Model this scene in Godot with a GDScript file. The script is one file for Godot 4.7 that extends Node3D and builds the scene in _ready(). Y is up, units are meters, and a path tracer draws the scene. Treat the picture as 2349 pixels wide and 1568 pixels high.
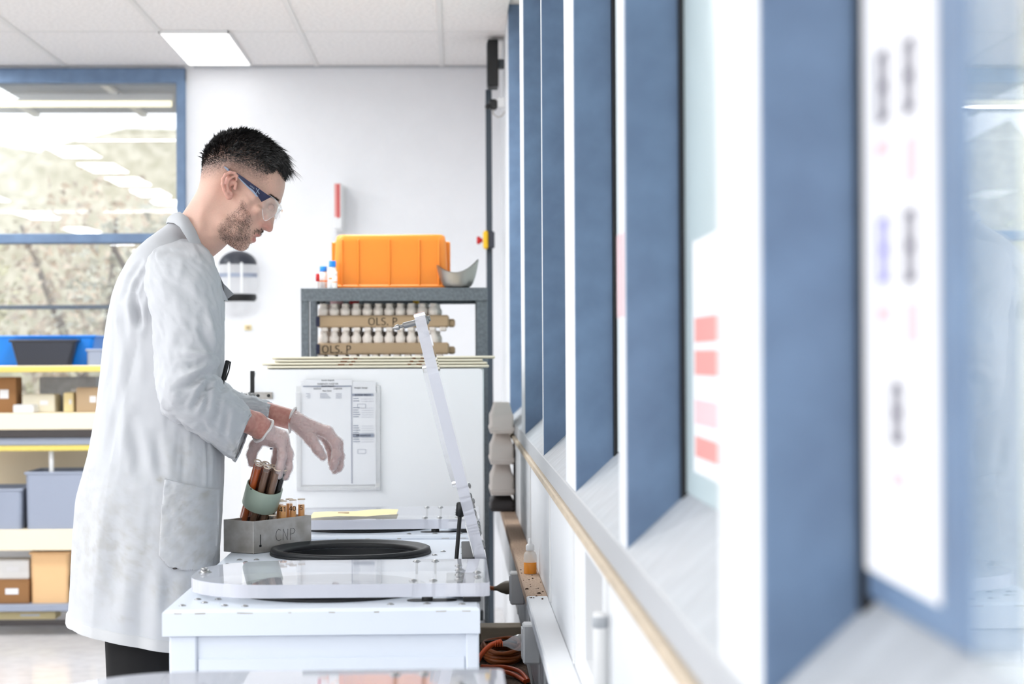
extends Node3D

const FPX := 4200.0          # focal length in photo pixels (frame 2349 x 1568)
const EYE := Vector3(0, 1.22, 0)
var cam_basis := Basis.IDENTITY
var rng := RandomNumberGenerator.new()
var M := {}
var used_names := {}

# ---------------------------------------------------------------- mesh builder
class MB:
	var v := PackedVector3Array()
	var n := PackedVector3Array()
	var c := PackedColorArray()
	var uv := PackedVector2Array()
	var idx := PackedInt32Array()
	var col := Color(1, 1, 1)
	var xf := Transform3D.IDENTITY

	func tri(a: Vector3, b: Vector3, d: Vector3) -> void:      # counter-clockwise seen from outside
		var A := xf * a; var B := xf * b; var D := xf * d
		var nn := (B - A).cross(D - A).normalized()
		var k := v.size()
		for p in [A, B, D]:
			v.append(p); n.append(nn); c.append(col); uv.append(Vector2(0, 0))
		idx.append_array(PackedInt32Array([k, k + 2, k + 1]))

	func quad(a: Vector3, b: Vector3, d: Vector3, e: Vector3) -> void:
		var A := xf * a; var B := xf * b; var D := xf * d; var E := xf * e
		var nn := (D - A).cross(E - B).normalized()
		var k := v.size()
		for p in [A, B, D, E]:
			v.append(p); n.append(nn); c.append(col)
		uv.append_array(PackedVector2Array([Vector2(0, 1), Vector2(1, 1), Vector2(1, 0), Vector2(0, 0)]))
		idx.append_array(PackedInt32Array([k, k + 2, k + 1, k, k + 3, k + 2]))

	# an indexed smooth patch; f counter-clockwise; cols optional
	func smooth(pts: PackedVector3Array, f: PackedInt32Array, cols := PackedColorArray()) -> void:
		var k := v.size()
		var nn := PackedVector3Array()
		nn.resize(pts.size())
		var w := PackedVector3Array()
		w.resize(pts.size())
		for i in pts.size():
			w[i] = xf * pts[i]
		for t in range(0, f.size(), 3):
			var a := w[f[t]]
			var m := (w[f[t + 1]] - a).cross(w[f[t + 2]] - a)
			nn[f[t]] += m; nn[f[t + 1]] += m; nn[f[t + 2]] += m
			idx.append(k + f[t]); idx.append(k + f[t + 2]); idx.append(k + f[t + 1])
		for i in pts.size():
			v.append(w[i]); n.append(nn[i].normalized()); uv.append(Vector2(0, 0))
			c.append(cols[i] if cols.size() else col)

	# rings of equal size, each counter-clockwise seen from the END of the loft
	func loft(rings: Array, closed := true, cap_start := true, cap_end := true, cols := PackedColorArray()) -> void:
		var m: int = rings[0].size()
		var pts := PackedVector3Array()
		for r in rings:
			pts.append_array(r)
		var f := PackedInt32Array()
		var e := m if closed else m - 1
		for i in rings.size() - 1:
			for j in e:
				var a := i * m + j
				var b := i * m + (j + 1) % m
				f.append_array(PackedInt32Array([a, b, b + m, a, b + m, a + m]))
		smooth(pts, f, cols)
		if cap_start:
			fan(rings[0], true)
		if cap_end:
			fan(rings[rings.size() - 1], false)

	func fan(r: PackedVector3Array, flip: bool) -> void:
		var mid := Vector3.ZERO
		for p in r:
			mid += p
		mid /= r.size()
		for j in r.size():
			if flip:
				tri(mid, r[(j + 1) % r.size()], r[j])
			else:
				tri(mid, r[j], r[(j + 1) % r.size()])

	func tube(path: PackedVector3Array, radii, seg := 12, caps := true) -> void:
		var rings := []
		var t0 := (path[1] - path[0]).normalized()
		var up := Vector3.UP if absf(t0.y) < 0.9 else Vector3.RIGHT
		var side := t0.cross(up).normalized()
		for i in path.size():
			var t := (path[mini(i + 1, path.size() - 1)] - path[maxi(i - 1, 0)]).normalized()
			side = (side - t * side.dot(t)).normalized()
			var b := t.cross(side)
			var rr: float = radii if radii is float else radii[i]
			var r := PackedVector3Array()
			for j in seg:
				var a := TAU * j / seg
				r.append(path[i] + (side * cos(a) + b * sin(a)) * rr)
			rings.append(r)
		loft(rings, true, caps, caps)

	func cyl(a: Vector3, b: Vector3, r: float, seg := 20, bev := 0.0, r2 := -1.0) -> void:
		if r2 < 0.0:
			r2 = r
		var L := a.distance_to(b)
		var prof := PackedVector2Array([Vector2(0, 0), Vector2(r - bev, 0), Vector2(r, bev), Vector2(r2, L - bev), Vector2(r2 - bev, L), Vector2(0, L)]) if bev > 0 else PackedVector2Array([Vector2(0, 0), Vector2(r, 0), Vector2(r2, L), Vector2(0, L)])
		lathe(prof, seg, frame(a, b - a))

	static func frame(at: Vector3, y: Vector3) -> Transform3D:
		var u := y.normalized()
		var s := u.cross(Vector3.BACK if absf(u.z) < 0.9 else Vector3.RIGHT).normalized()
		return Transform3D(Basis(s, u, s.cross(u)), at)

	# profile (radius, height), from the bottom axis outwards and up
	func lathe(prof: PackedVector2Array, seg := 24, t := Transform3D.IDENTITY, crease := 0.7) -> void:
		var sn := []
		for i in prof.size() - 1:
			var d := (prof[i + 1] - prof[i]).normalized()
			sn.append(Vector2(d.y, -d.x))
		for i in prof.size() - 1:
			var n0: Vector2 = sn[i]
			var n1: Vector2 = sn[i]
			if i > 0 and n0.dot(sn[i - 1]) > crease:
				n0 = (n0 + sn[i - 1]).normalized()
			if i < sn.size() - 1 and n1.dot(sn[i + 1]) > crease:
				n1 = (n1 + sn[i + 1]).normalized()
			var k := v.size()
			var p0 := prof[i]
			var p1 := prof[i + 1]
			for j in seg + 1:
				var a := TAU * j / seg
				var e := Vector3(cos(a), 0, -sin(a))
				var A := t * Vector3(e.x * p0.x, p0.y, e.z * p0.x)
				var B := t * Vector3(e.x * p1.x, p1.y, e.z * p1.x)
				v.append(xf * A); n.append((xf.basis * t.basis * Vector3(e.x * n0.x, n0.y, e.z * n0.x)).normalized())
				v.append(xf * B); n.append((xf.basis * t.basis * Vector3(e.x * n1.x, n1.y, e.z * n1.x)).normalized())
				for q in 2:
					c.append(col)
					uv.append(Vector2(float(j) / seg, q))
			for j in seg:
				var a := k + j * 2
				if p0.x > 1e-6:
					idx.append_array(PackedInt32Array([a, a + 1, a + 2]))
				if p1.x > 1e-6:
					idx.append_array(PackedInt32Array([a + 1, a + 3, a + 2]))

	# chamfered box
	func box(mid: Vector3, size: Vector3, bev := 0.0, b := Basis.IDENTITY) -> void:
		var h := size * 0.5
		var old := xf
		xf = xf * Transform3D(b, mid)
		if bev <= 0.0:
			var x := h.x; var y := h.y; var z := h.z
			quad(Vector3(-x, -y, z), Vector3(x, -y, z), Vector3(x, y, z), Vector3(-x, y, z))
			quad(Vector3(x, -y, -z), Vector3(-x, -y, -z), Vector3(-x, y, -z), Vector3(x, y, -z))
			quad(Vector3(x, -y, z), Vector3(x, -y, -z), Vector3(x, y, -z), Vector3(x, y, z))
			quad(Vector3(-x, -y, -z), Vector3(-x, -y, z), Vector3(-x, y, z), Vector3(-x, y, -z))
			quad(Vector3(-x, y, z), Vector3(x, y, z), Vector3(x, y, -z), Vector3(-x, y, -z))
			quad(Vector3(-x, -y, -z), Vector3(x, -y, -z), Vector3(x, -y, z), Vector3(-x, -y, z))
		else:
			bev = minf(bev, minf(h.x, minf(h.y, h.z)) * 0.98)
			var g := h - Vector3(bev, bev, bev)
			var cor := func(s: Vector3, axis: int) -> Vector3:
				var p := Vector3(s.x * g.x, s.y * g.y, s.z * g.z)
				p[axis] = s[axis] * h[axis]
				return p
			for ax in 3:
				for sg in [-1.0, 1.0]:
					var u := (ax + 1) % 3
					var w := (ax + 2) % 3
					var q := []
					for e in [[-1.0, -1.0], [1.0, -1.0], [1.0, 1.0], [-1.0, 1.0]]:
						var s := Vector3.ZERO
						s[ax] = sg; s[u] = e[0]; s[w] = e[1]
						q.append(cor.call(s, ax))
					if sg > 0:
						quad(q[0], q[1], q[2], q[3])
					else:
						quad(q[3], q[2], q[1], q[0])
				for e in [[-1.0, -1.0], [1.0, -1.0], [1.0, 1.0], [-1.0, 1.0]]:     # edges along ax
					var u2 := (ax + 1) % 3
					var w2 := (ax + 2) % 3
					var s0 := Vector3.ZERO
					s0[ax] = -1.0; s0[u2] = e[0]; s0[w2] = e[1]
					var s1 := s0
					s1[ax] = 1.0
					var a0: Vector3 = cor.call(s0, u2)
					var a1: Vector3 = cor.call(s1, u2)
					var b0: Vector3 = cor.call(s0, w2)
					var b1: Vector3 = cor.call(s1, w2)
					if (a1 - a0).cross(b1 - a0).dot(a0 + b1) > 0:
						quad(a0, a1, b1, b0)
					else:
						quad(a0, b0, b1, a1)
			for sx in [-1.0, 1.0]:
				for sy in [-1.0, 1.0]:
					for sz in [-1.0, 1.0]:
						var s := Vector3(sx, sy, sz)
						var p0: Vector3 = cor.call(s, 0)
						var p1: Vector3 = cor.call(s, 1)
						var p2: Vector3 = cor.call(s, 2)
						if sx * sy * sz > 0:
							tri(p0, p1, p2)
						else:
							tri(p0, p2, p1)
		xf = old

	# box from two corners
	func span(a: Vector3, b: Vector3, bev := 0.0) -> void:
		box((a + b) * 0.5, (b - a).abs(), bev)

	# polygon (counter-clockwise in x, y) pushed from z = 0 to z = depth
	func extrude(poly: PackedVector2Array, depth: float, t := Transform3D.IDENTITY, crease := 0.8) -> void:
		if Geometry2D.is_polygon_clockwise(poly):
			poly.reverse()
		var old := xf
		xf = xf * t
		var f := Geometry2D.triangulate_polygon(poly)
		for i in range(0, f.size(), 3):
			var a := poly[f[i]]; var b := poly[f[i + 1]]; var d := poly[f[i + 2]]
			if (b - a).cross(d - a) < 0:
				var q := b; b = d; d = q
			tri(Vector3(a.x, a.y, depth), Vector3(b.x, b.y, depth), Vector3(d.x, d.y, depth))
			tri(Vector3(a.x, a.y, 0), Vector3(d.x, d.y, 0), Vector3(b.x, b.y, 0))
		var m := poly.size()
		for i in m:
			var p := poly[i]; var q := poly[(i + 1) % m]
			var e := (q - p).normalized(); var n0 := Vector2(e.y, -e.x)
			var ep := (p - poly[(i + m - 1) % m]).normalized(); var np := Vector2(ep.y, -ep.x)
			var en := (poly[(i + 2) % m] - q).normalized(); var nq := Vector2(en.y, -en.x)
			var na := (n0 + np).normalized() if n0.dot(np) > crease else n0
			var nb := (n0 + nq).normalized() if n0.dot(nq) > crease else n0
			var k := v.size()
			for w in [[p, 0.0, na], [q, 0.0, nb], [q, depth, nb], [p, depth, na]]:
				v.append(xf * Vector3(w[0].x, w[0].y, w[1])); n.append((xf.basis * Vector3(w[2].x, w[2].y, 0)).normalized()); c.append(col); uv.append(Vector2.ZERO)
			idx.append_array(PackedInt32Array([k, k + 2, k + 1, k, k + 3, k + 2]))
		xf = old

	func ball(at: Vector3, r: Vector3, seg := 16, rows := 10) -> void:
		var prof := PackedVector2Array()
		for i in rows + 1:
			var a := -PI / 2 + PI * i / rows
			prof.append(Vector2(maxf(cos(a), 0.0) if i > 0 and i < rows else 0.0, sin(a)))
		lathe(prof, seg, Transform3D(Basis.from_scale(r), at), -2.0)

	func mesh(shift := Vector3.ZERO) -> ArrayMesh:
		var arr := []
		arr.resize(Mesh.ARRAY_MAX)
		if shift != Vector3.ZERO:
			for i in v.size():
				v[i] -= shift
		arr[Mesh.ARRAY_VERTEX] = v
		arr[Mesh.ARRAY_NORMAL] = n
		arr[Mesh.ARRAY_COLOR] = c
		arr[Mesh.ARRAY_TEX_UV] = uv
		arr[Mesh.ARRAY_INDEX] = idx
		var m := ArrayMesh.new()
		m.add_surface_from_arrays(Mesh.PRIMITIVE_TRIANGLES, arr)
		return m

# ---------------------------------------------------------------- scene helpers
func numbered(called: String) -> String:
	var k: int = used_names.get(called, 0)
	used_names[called] = k + 1
	return called if k == 0 else "%s_%03d" % [called, k]

func thing(called: String, label: String, category: String, at := Vector3.ZERO, group := "") -> Node3D:
	var o := Node3D.new()
	o.name = numbered(called)
	add_child(o)
	o.position = at
	o.set_meta("label", label); o.set_meta("category", category)
	if group:
		o.set_meta("group", group)
	return o

# mb is in world coordinates when the thing stands at its place; the mesh is stored from the thing's base
func part(parent: Node3D, called: String, mb: MB, m: Material, base := Vector3.ZERO) -> MeshInstance3D:
	var o := MeshInstance3D.new()
	o.mesh = mb.mesh(base)
	o.name = called
	o.material_override = m
	o.set_surface_override_material(0, m)
	parent.add_child(o, true)
	return o

func share(parent: Node3D, called: String, mesh_: Mesh, m: Material, at: Vector3, b := Basis.IDENTITY) -> MeshInstance3D:
	var o := MeshInstance3D.new()
	o.mesh = mesh_
	o.name = called
	o.material_override = m
	o.set_surface_override_material(0, m)
	o.transform = Transform3D(b, at)
	parent.add_child(o, true)
	return o

func structure(called: String, label := "") -> Node3D:
	var o := Node3D.new()
	o.name = numbered(called)
	add_child(o)
	o.set_meta("kind", "structure")
	if label:
		o.set_meta("label", label)
	return o

func solid(called: String, mb: MB, m: Material, label: String, category: String, at: Vector3, group := "") -> MeshInstance3D:
	var o := MeshInstance3D.new()
	o.mesh = mb.mesh(at)
	o.position = at
	o.name = numbered(called)
	o.material_override = m
	o.set_surface_override_material(0, m)
	add_child(o)
	o.set_meta("label", label); o.set_meta("category", category)
	if group:
		o.set_meta("group", group)
	return o

# point seen at pixel (px, py) of the photo, at depth d metres along the long wall
func P(px: float, py: float, d: float) -> Vector3:
	var r := cam_basis * Vector3((px - 1174.5) / FPX, (784.0 - py) / FPX, -1.0)
	return EYE + r * (d / -r.z)

# the same, on the horizontal plane at height y
func G(px: float, py: float, y: float) -> Vector3:
	var r := cam_basis * Vector3((px - 1174.5) / FPX, (784.0 - py) / FPX, -1.0)
	return EYE + r * ((y - EYE.y) / r.y)

# depth at which the ray of pixel px meets the upright plane at x
func D(px: float, x: float) -> float:
	var r := cam_basis * Vector3((px - 1174.5) / FPX, (784.0 - 815.0) / FPX, -1.0)
	return x / r.x * -r.z

func V(x: float, y: float, z: float) -> Vector3:
	return Vector3(x, y, z)

func mat(key: String, color: Color, rough := 0.6, metal := 0.0) -> StandardMaterial3D:
	var m := StandardMaterial3D.new()
	m.resource_name = key
	m.albedo_color = color
	m.roughness = rough
	m.metallic = metal
	M[key] = m
	return m

func noise_tex(seed_: int, freq: float, lo: Color, hi: Color, size := 512, contrast := 1.0, kind := FastNoiseLite.TYPE_SIMPLEX_SMOOTH, octaves := 4) -> ImageTexture:
	var f := FastNoiseLite.new()
	f.seed = seed_
	f.noise_type = kind
	f.frequency = freq
	f.fractal_octaves = octaves
	var im := f.get_seamless_image(size, size)
	im.convert(Image.FORMAT_RGB8)
	var by := im.get_data()
	for i in range(0, by.size(), 3):
		var t := clampf((by[i] / 255.0 - 0.5) * contrast + 0.5, 0.0, 1.0)
		var q := lo.lerp(hi, t)
		by[i] = int(q.r * 255); by[i + 1] = int(q.g * 255); by[i + 2] = int(q.b * 255)
	return ImageTexture.create_from_image(Image.create_from_data(size, size, false, Image.FORMAT_RGB8, by))

func grained(m: StandardMaterial3D, t: Texture2D, scale_: float, in_world := true) -> StandardMaterial3D:
	m.albedo_texture = t
	m.uv1_triplanar = true
	m.uv1_world_triplanar = in_world
	m.uv1_scale = Vector3.ONE * scale_
	return m

func text_mesh(t: String, h: float, depth := 0.0006, font := "Droid Sans") -> TextMesh:
	var tm := TextMesh.new()
	var sf := SystemFont.new()
	sf.font_names = PackedStringArray([font])
	tm.font = sf
	tm.text = t
	tm.font_size = 64
	tm.pixel_size = h / 46.0
	tm.depth = depth
	return tm

func copy_of(o: Node3D, label := "", at = null) -> Node3D:
	var r: Node3D = o.duplicate()
	r.name = numbered(o.name)
	add_child(r)
	if label:
		r.set_meta("label", label)
	if at != null:
		r.position = at
	return r

func _ready() -> void:
	rng.seed = 7
	# ---- camera
	var cam := Camera3D.new()
	cam.name = "camera"
	cam.position = EYE
	cam_basis = Basis.from_euler(Vector3(deg_to_rad(0.423), deg_to_rad(-1.766), deg_to_rad(-0.3)), EULER_ORDER_YXZ)
	cam.basis = cam_basis
	cam.near = 0.05
	cam.far = 200.0
	var lens := CameraAttributesPhysical.new()
	lens.frustum_focal_length = 12.0 / (784.0 / FPX)
	lens.frustum_focus_distance = 4.42
	lens.exposure_aperture = 4.0
	lens.frustum_near = 0.05
	lens.frustum_far = 200.0
	cam.attributes = lens
	add_child(cam)
	cam.current = true
	# ---- sky and exposure
	var env := Environment.new()
	env.background_mode = Environment.BG_SKY
	var sky := Sky.new()
	var sm := ProceduralSkyMaterial.new()
	sm.sky_top_color = Color(0.80, 0.84, 0.90)
	sm.sky_horizon_color = Color(0.93, 0.93, 0.92)
	sm.ground_bottom_color = Color(0.45, 0.43, 0.38)
	sm.ground_horizon_color = Color(0.6, 0.58, 0.52)
	sm.sky_energy_multiplier = 1.9
	sm.ground_energy_multiplier = 1.0
	sky.sky_material = sm
	env.sky = sky
	env.tonemap_mode = Environment.TONE_MAPPER_LINEAR
	env.tonemap_exposure = 0.555
	env.sdfgi_enabled = true
	env.ssao_enabled = true
	env.ssil_enabled = true
	var we := WorldEnvironment.new()
	we.name = "surroundings"
	we.environment = env
	add_child(we)
	# ---- everything else
	make_materials()
	make_room()
	make_lights()
	make_window_wall()
	make_outdoors()
	make_machines()
	make_cabinet()
	make_background()
	make_bench_things()
	make_ledge_things()
	make_person()

func make_materials() -> void:
	mat("wall", Color(0.94, 0.94, 0.95), 0.75)
	grained(M.wall, noise_tex(3, 0.02, Color(0.985, 0.985, 0.985), Color(1, 1, 1), 256), 0.8)
	mat("passage_wall", Color(0.95, 0.95, 0.90), 0.8)
	mat("ceiling_tile", Color(0.95, 0.935, 0.925), 0.95)
	grained(M.ceiling_tile, noise_tex(4, 0.09, Color(0.95, 0.95, 0.95), Color(1, 1, 1), 256, 2.0), 2.0)
	mat("tbar", Color(0.88, 0.87, 0.86), 0.5)
	mat("floor", Color(0.88, 0.86, 0.855), 0.16)
	grained(M.floor, noise_tex(5, 0.03, Color(0.93, 0.93, 0.93), Color(1, 1, 1), 512), 0.6)
	mat("blue_frame", Color(0.43, 0.525, 0.645), 0.42)
	grained(M.blue_frame, noise_tex(6, 0.012, Color(0.90, 0.90, 0.91), Color(1, 1, 1), 512, 1.4), 1.6)
	mat("dark_gasket", Color(0.07, 0.08, 0.10), 0.7)
	mat("white_paint", Color(0.92, 0.925, 0.935), 0.5)
	mat("sill", Color(0.72, 0.735, 0.755), 0.45)
	grained(M.sill, noise_tex(8, 0.02, Color(0.9, 0.9, 0.9), Color(1, 1, 1), 256, 1.5), 3.0)
	mat("sill_strip", Color(0.74, 0.745, 0.755), 0.4, 0.15)
	mat("timber", Color(0.84, 0.78, 0.70), 0.6)
	grained(M.timber, wood_tex(), 2.0)
	mat("dusty_top", Color(0.78, 0.67, 0.58), 0.75)
	grained(M.dusty_top, noise_tex(11, 0.06, Color(0.85, 0.83, 0.80), Color(1, 1, 1), 512, 2.2), 4.0)
	mat("powder_white", Color(0.90, 0.925, 0.965), 0.28)
	mat("cabinet_white", Color(0.98, 0.98, 0.985), 0.35)
	mat("rubber", Color(0.035, 0.04, 0.055), 0.55)
	mat("steel", Color(0.62, 0.62, 0.62), 0.28, 1.0)
	mat("dull_steel", Color(0.82, 0.81, 0.80), 0.40, 0.55)
	grained(M.dull_steel, noise_tex(12, 0.012, Color(0.82, 0.80, 0.77), Color(1, 1, 1), 512, 1.6), 3.0)
	mat("grey_steel", Color(0.42, 0.45, 0.475), 0.5, 0.1)
	grained(M.grey_steel, noise_tex(13, 0.05, Color(0.86, 0.86, 0.86), Color(1, 1, 1), 256, 1.8), 5.0)
	mat("black_plastic", Color(0.03, 0.032, 0.036), 0.45)
	mat("white_plastic", Color(0.90, 0.90, 0.90), 0.35)
	mat("paper", Color(0.92, 0.92, 0.93), 0.8)
	mat("ink", Color(0.05, 0.05, 0.07), 0.8)
	mat("soft_ink", Color(0.36, 0.34, 0.40), 0.8)
	mat("soft_blue_ink", Color(0.55, 0.54, 0.78), 0.8)
	mat("grey_print", Color(0.62, 0.64, 0.70), 0.8)
	mat("faint_print", Color(0.68, 0.69, 0.74), 0.8)
	mat("red_print", Color(0.87, 0.60, 0.58), 0.8)
	mat("pale_red_print", Color(0.93, 0.76, 0.78), 0.8)
	var g := mat("window_glass", Color(0.93, 0.94, 0.92, 0.10), 0.01)
	g.transparency = BaseMaterial3D.TRANSPARENCY_ALPHA
	g = mat("misted_glass", Color(0.90, 0.94, 0.92, 0.08), 0.015)
	g.transparency = BaseMaterial3D.TRANSPARENCY_ALPHA
	g = mat("frosted_glass", Color(0.80, 0.86, 0.87, 0.85), 0.35)
	g.transparency = BaseMaterial3D.TRANSPARENCY_ALPHA
	g = mat("acrylic", Color(0.93, 0.93, 0.96, 0.20), 0.03)
	g.transparency = BaseMaterial3D.TRANSPARENCY_ALPHA
	g = mat("acrylic_edge", Color(0.90, 0.90, 0.94, 0.55), 0.12)
	g.transparency = BaseMaterial3D.TRANSPARENCY_ALPHA
	g = mat("clear_plastic", Color(0.95, 0.95, 0.96, 0.25), 0.06)
	g.transparency = BaseMaterial3D.TRANSPARENCY_ALPHA
	mat("panel_glow", Color(0.95, 0.95, 0.95), 0.6)
	M.panel_glow.emission_enabled = true
	M.panel_glow.emission = Color(1, 0.99, 0.97)
	M.panel_glow.emission_energy_multiplier = 2.6
	mat("warm_glow", Color(0.95, 0.95, 0.9), 0.6)
	M.warm_glow.emission_enabled = true
	M.warm_glow.emission = Color(1, 0.96, 0.80)
	M.warm_glow.emission_energy_multiplier = 2.2
	mat("orange_plastic", Color(0.95, 0.545, 0.155), 0.45)
	mat("blue_plastic", Color(0.06, 0.50, 0.88), 0.4)
	mat("slate_plastic", Color(0.17, 0.18, 0.22), 0.45)
	mat("grey_plastic", Color(0.60, 0.63, 0.70), 0.5)
	mat("tan_plastic", Color(0.93, 0.76, 0.56), 0.5)
	mat("brown_card", Color(0.60, 0.43, 0.27), 0.85)
	mat("cream_board", Color(0.97, 0.91, 0.80), 0.6)
	mat("yellow_edge", Color(0.89, 0.80, 0.42), 0.5)
	mat("dark_edge", Color(0.24, 0.22, 0.22), 0.6)
	mat("cream_panel", Color(0.88, 0.85, 0.77), 0.5)
	mat("rust", Color(0.45, 0.30, 0.19), 0.9)
	mat("tray_card", Color(0.72, 0.62, 0.50), 0.85)
	mat("cup_white", Color(0.93, 0.89, 0.86), 0.6)
	mat("orange_cable", Color(0.82, 0.33, 0.11), 0.4)
	mat("brown_cable", Color(0.62, 0.31, 0.08), 0.4)
	mat("red_plastic", Color(0.75, 0.08, 0.10), 0.4)
	mat("yellow_plastic", Color(0.92, 0.72, 0.08), 0.4)
	mat("green_plastic", Color(0.02, 0.30, 0.24), 0.4)
	mat("navy_plastic", Color(0.06, 0.09, 0.25), 0.4)
	mat("pale_green", Color(0.66, 0.72, 0.66), 0.35)
	mat("yellow_paper", Color(0.93, 0.86, 0.66), 0.8)

func wood_tex() -> ImageTexture:
	var f := FastNoiseLite.new()
	f.seed = 21
	f.frequency = 0.03
	f.fractal_octaves = 3
	var im := Image.create(256, 256, false, Image.FORMAT_RGB8)
	for y in 256:
		for x in 256:
			var q := f.get_noise_2d(x * 0.35, y * 5.0) * 0.5 + 0.5
			var w := 0.86 + 0.14 * q
			im.set_pixel(x, y, Color(w, w * 0.985, w * 0.96))
	return ImageTexture.create_from_image(im)

const CEIL := 2.62
const BACK := -8.84
const FRONT := 9.0
const LEFT := -6.2
const WX := 0.22          # face of the window wall

func make_room() -> void:
	# floor
	var o := structure("floor")
	var mb := MB.new()
	mb.span(V(LEFT - 0.2, -0.2, FRONT + 0.2), V(2.6, 0, BACK - 0.2))
	part(o, "slab", mb, M.floor)
	# ceiling: slab, each tile and the runners between them
	o = structure("ceiling")
	mb = MB.new()
	mb.span(V(LEFT - 0.2, CEIL + 0.04, FRONT + 0.2), V(2.6, CEIL + 0.2, BACK - 0.2))
	part(o, "slab", mb, M.ceiling_tile)
	mb = MB.new()
	mb.span(V(-0.2965, 0, -0.5945), V(0.2965, 0.018, 0.5945), 0.003)
	var tile := mb.mesh()
	mb = MB.new()
	mb.span(V(-0.2965, 0, -0.47), V(0.2965, 0.018, 0.46), 0.003)
	var tile_end := mb.mesh()
	var nz := int((FRONT + 7.9) / 1.2)
	for i in 11:
		var x := -0.06 - 0.602 * (i + 0.5)
		for k in range(-1, nz + 1):
			if k == -1:
				share(o, "ceiling_tile", tile_end, M.ceiling_tile, V(x, CEIL, -8.37))
			else:
				share(o, "ceiling_tile", tile, M.ceiling_tile, V(x, CEIL, -7.9 + 1.2 * (k + 0.5)))
	mb = MB.new()
	mb.span(V(-0.06 + 0.005, CEIL, FRONT), V(WX, CEIL + 0.018, BACK), 0.002)
	part(o, "edge_strip", mb, M.ceiling_tile)
	for i in 12:
		mb = MB.new()
		var x := -0.06 - 0.602 * i
		mb.span(V(x - 0.012, CEIL - 0.006, FRONT), V(x + 0.012, CEIL + 0.02, BACK), 0.002)
		part(o, "runner", mb, M.tbar)
	for k in nz + 2:
		mb = MB.new()
		var z := -7.9 + 1.2 * k
		mb.span(V(LEFT, CEIL - 0.004, z - 0.012), V(WX, CEIL + 0.02, z + 0.012), 0.002)
		part(o, "cross_runner", mb, M.tbar)
	# back wall with the opening of the window
	o = structure("wall_back")
	mb = MB.new()
	mb.span(V(-1.29, 0, BACK), V(2.6, CEIL + 0.05, BACK - 0.18))
	part(o, "plaster", mb, M.wall)
	mb = MB.new()
	mb.span(V(LEFT - 0.2, 0, BACK), V(-1.29, 0.95, BACK - 0.18))
	part(o, "plaster_below_window", mb, M.wall)
	mb = MB.new()
	mb.span(V(LEFT - 0.2, CEIL - 0.012, BACK), V(-1.29, CEIL + 0.05, BACK - 0.18))
	part(o, "plaster_above_window", mb, M.wall)
	o = structure("wall_left")
	mb = MB.new()
	mb.span(V(LEFT, 0, FRONT), V(LEFT - 0.18, CEIL + 0.05, BACK))
	part(o, "plaster", mb, M.wall)
	o = structure("wall_front")
	mb = MB.new()
	mb.span(V(LEFT - 0.2, 0, FRONT), V(2.6, CEIL + 0.05, FRONT + 0.18))
	part(o, "plaster", mb, M.wall)
	# shadow-line trim between ceiling and back wall
	o = structure("trim_1")
	mb = MB.new()
	mb.span(V(-1.25, CEIL - 0.012, BACK), V(WX, CEIL + 0.0, BACK + 0.022), 0.003)
	part(o, "batten", mb, M.sill_strip)
	# back window: frame, rails, panes
	o = structure("window_1", "wide slate framed window in the back wall")
	var f0 := BACK + 0.03
	var f1 := BACK - 0.07
	mb = MB.new()
	mb.span(V(LEFT, 2.535, f0), V(-1.29, 2.605, f1), 0.004)
	part(o, "top_rail", mb, M.blue_frame)
	mb = MB.new()
	mb.span(V(-1.333, 0.95, f0 - 0.001), V(-1.29, 2.60, f1), 0.004)
	part(o, "stile", mb, M.blue_frame)
	mb = MB.new()
	mb.span(V(LEFT, 0.95, f0), V(-1.29, 1.0, f1), 0.004)
	part(o, "bottom_rail", mb, M.blue_frame)
	mb = MB.new()
	mb.span(V(LEFT, 1.768, f0 - 0.002), V(-1.30, 1.814, f1), 0.004)
	part(o, "middle_rail", mb, M.blue_frame)
	for x in [-3.3, -5.2]:
		mb = MB.new()
		mb.span(V(x - 0.02, 0.95, f0 - 0.001), V(x + 0.02, 2.60, f1), 0.004)
		part(o, "mullion", mb, M.blue_frame)
	var xs := [-1.333, -3.28, -3.32, -5.18, -5.22, LEFT]
	for i in 3:
		for yy in [[1.0, 1.768], [1.814, 2.535]]:
			mb = MB.new()
			mb.span(V(xs[i * 2], yy[0], BACK - 0.012), V(xs[i * 2 + 1], yy[1], BACK - 0.018))
			part(o, "pane", mb, M.window_glass)

# ---- ceiling lamps: a diffuser that glows and an area light of its size just below it
var lamp_energy := 5.2
func ceiling_panel(x: float, z: float, w: float, l: float, label: String, group: String, share_ := 1.0) -> void:
	var at := V(x, CEIL - 0.012, z)
	var t := thing("ceiling_light", label, "ceiling light", at, group)
	var mb := MB.new()
	for s in [-1.0, 1.0]:
		mb.span(V(s * (w / 2 - 0.006), -0.004, -l / 2), V(s * w / 2, 0.012, l / 2), 0.001)
		mb.span(V(-w / 2, -0.004, s * (l / 2 - 0.006)), V(w / 2, 0.012, s * l / 2), 0.001)
	part(t, "frame", mb, M.white_plastic)
	mb = MB.new()
	mb.span(V(-w / 2 + 0.006, -0.002, -l / 2 + 0.006), V(w / 2 - 0.006, 0.008, l / 2 - 0.006), 0.001)
	part(t, "diffuser", mb, M.panel_glow)
	var a := AreaLight3D.new()
	a.name = "panel_lamp"
	a.area_size = Vector2(w - 0.02, l - 0.02)
	a.light_energy = lamp_energy * share_ * w * l / 0.27
	a.area_normalize_energy = true
	a.light_color = Color(0.96, 0.985, 1.0)
	a.area_range = 30.0
	a.shadow_enabled = true
	a.rotation.x = -PI / 2
	a.position = V(0, -0.008, 0)
	t.add_child(a)

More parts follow.
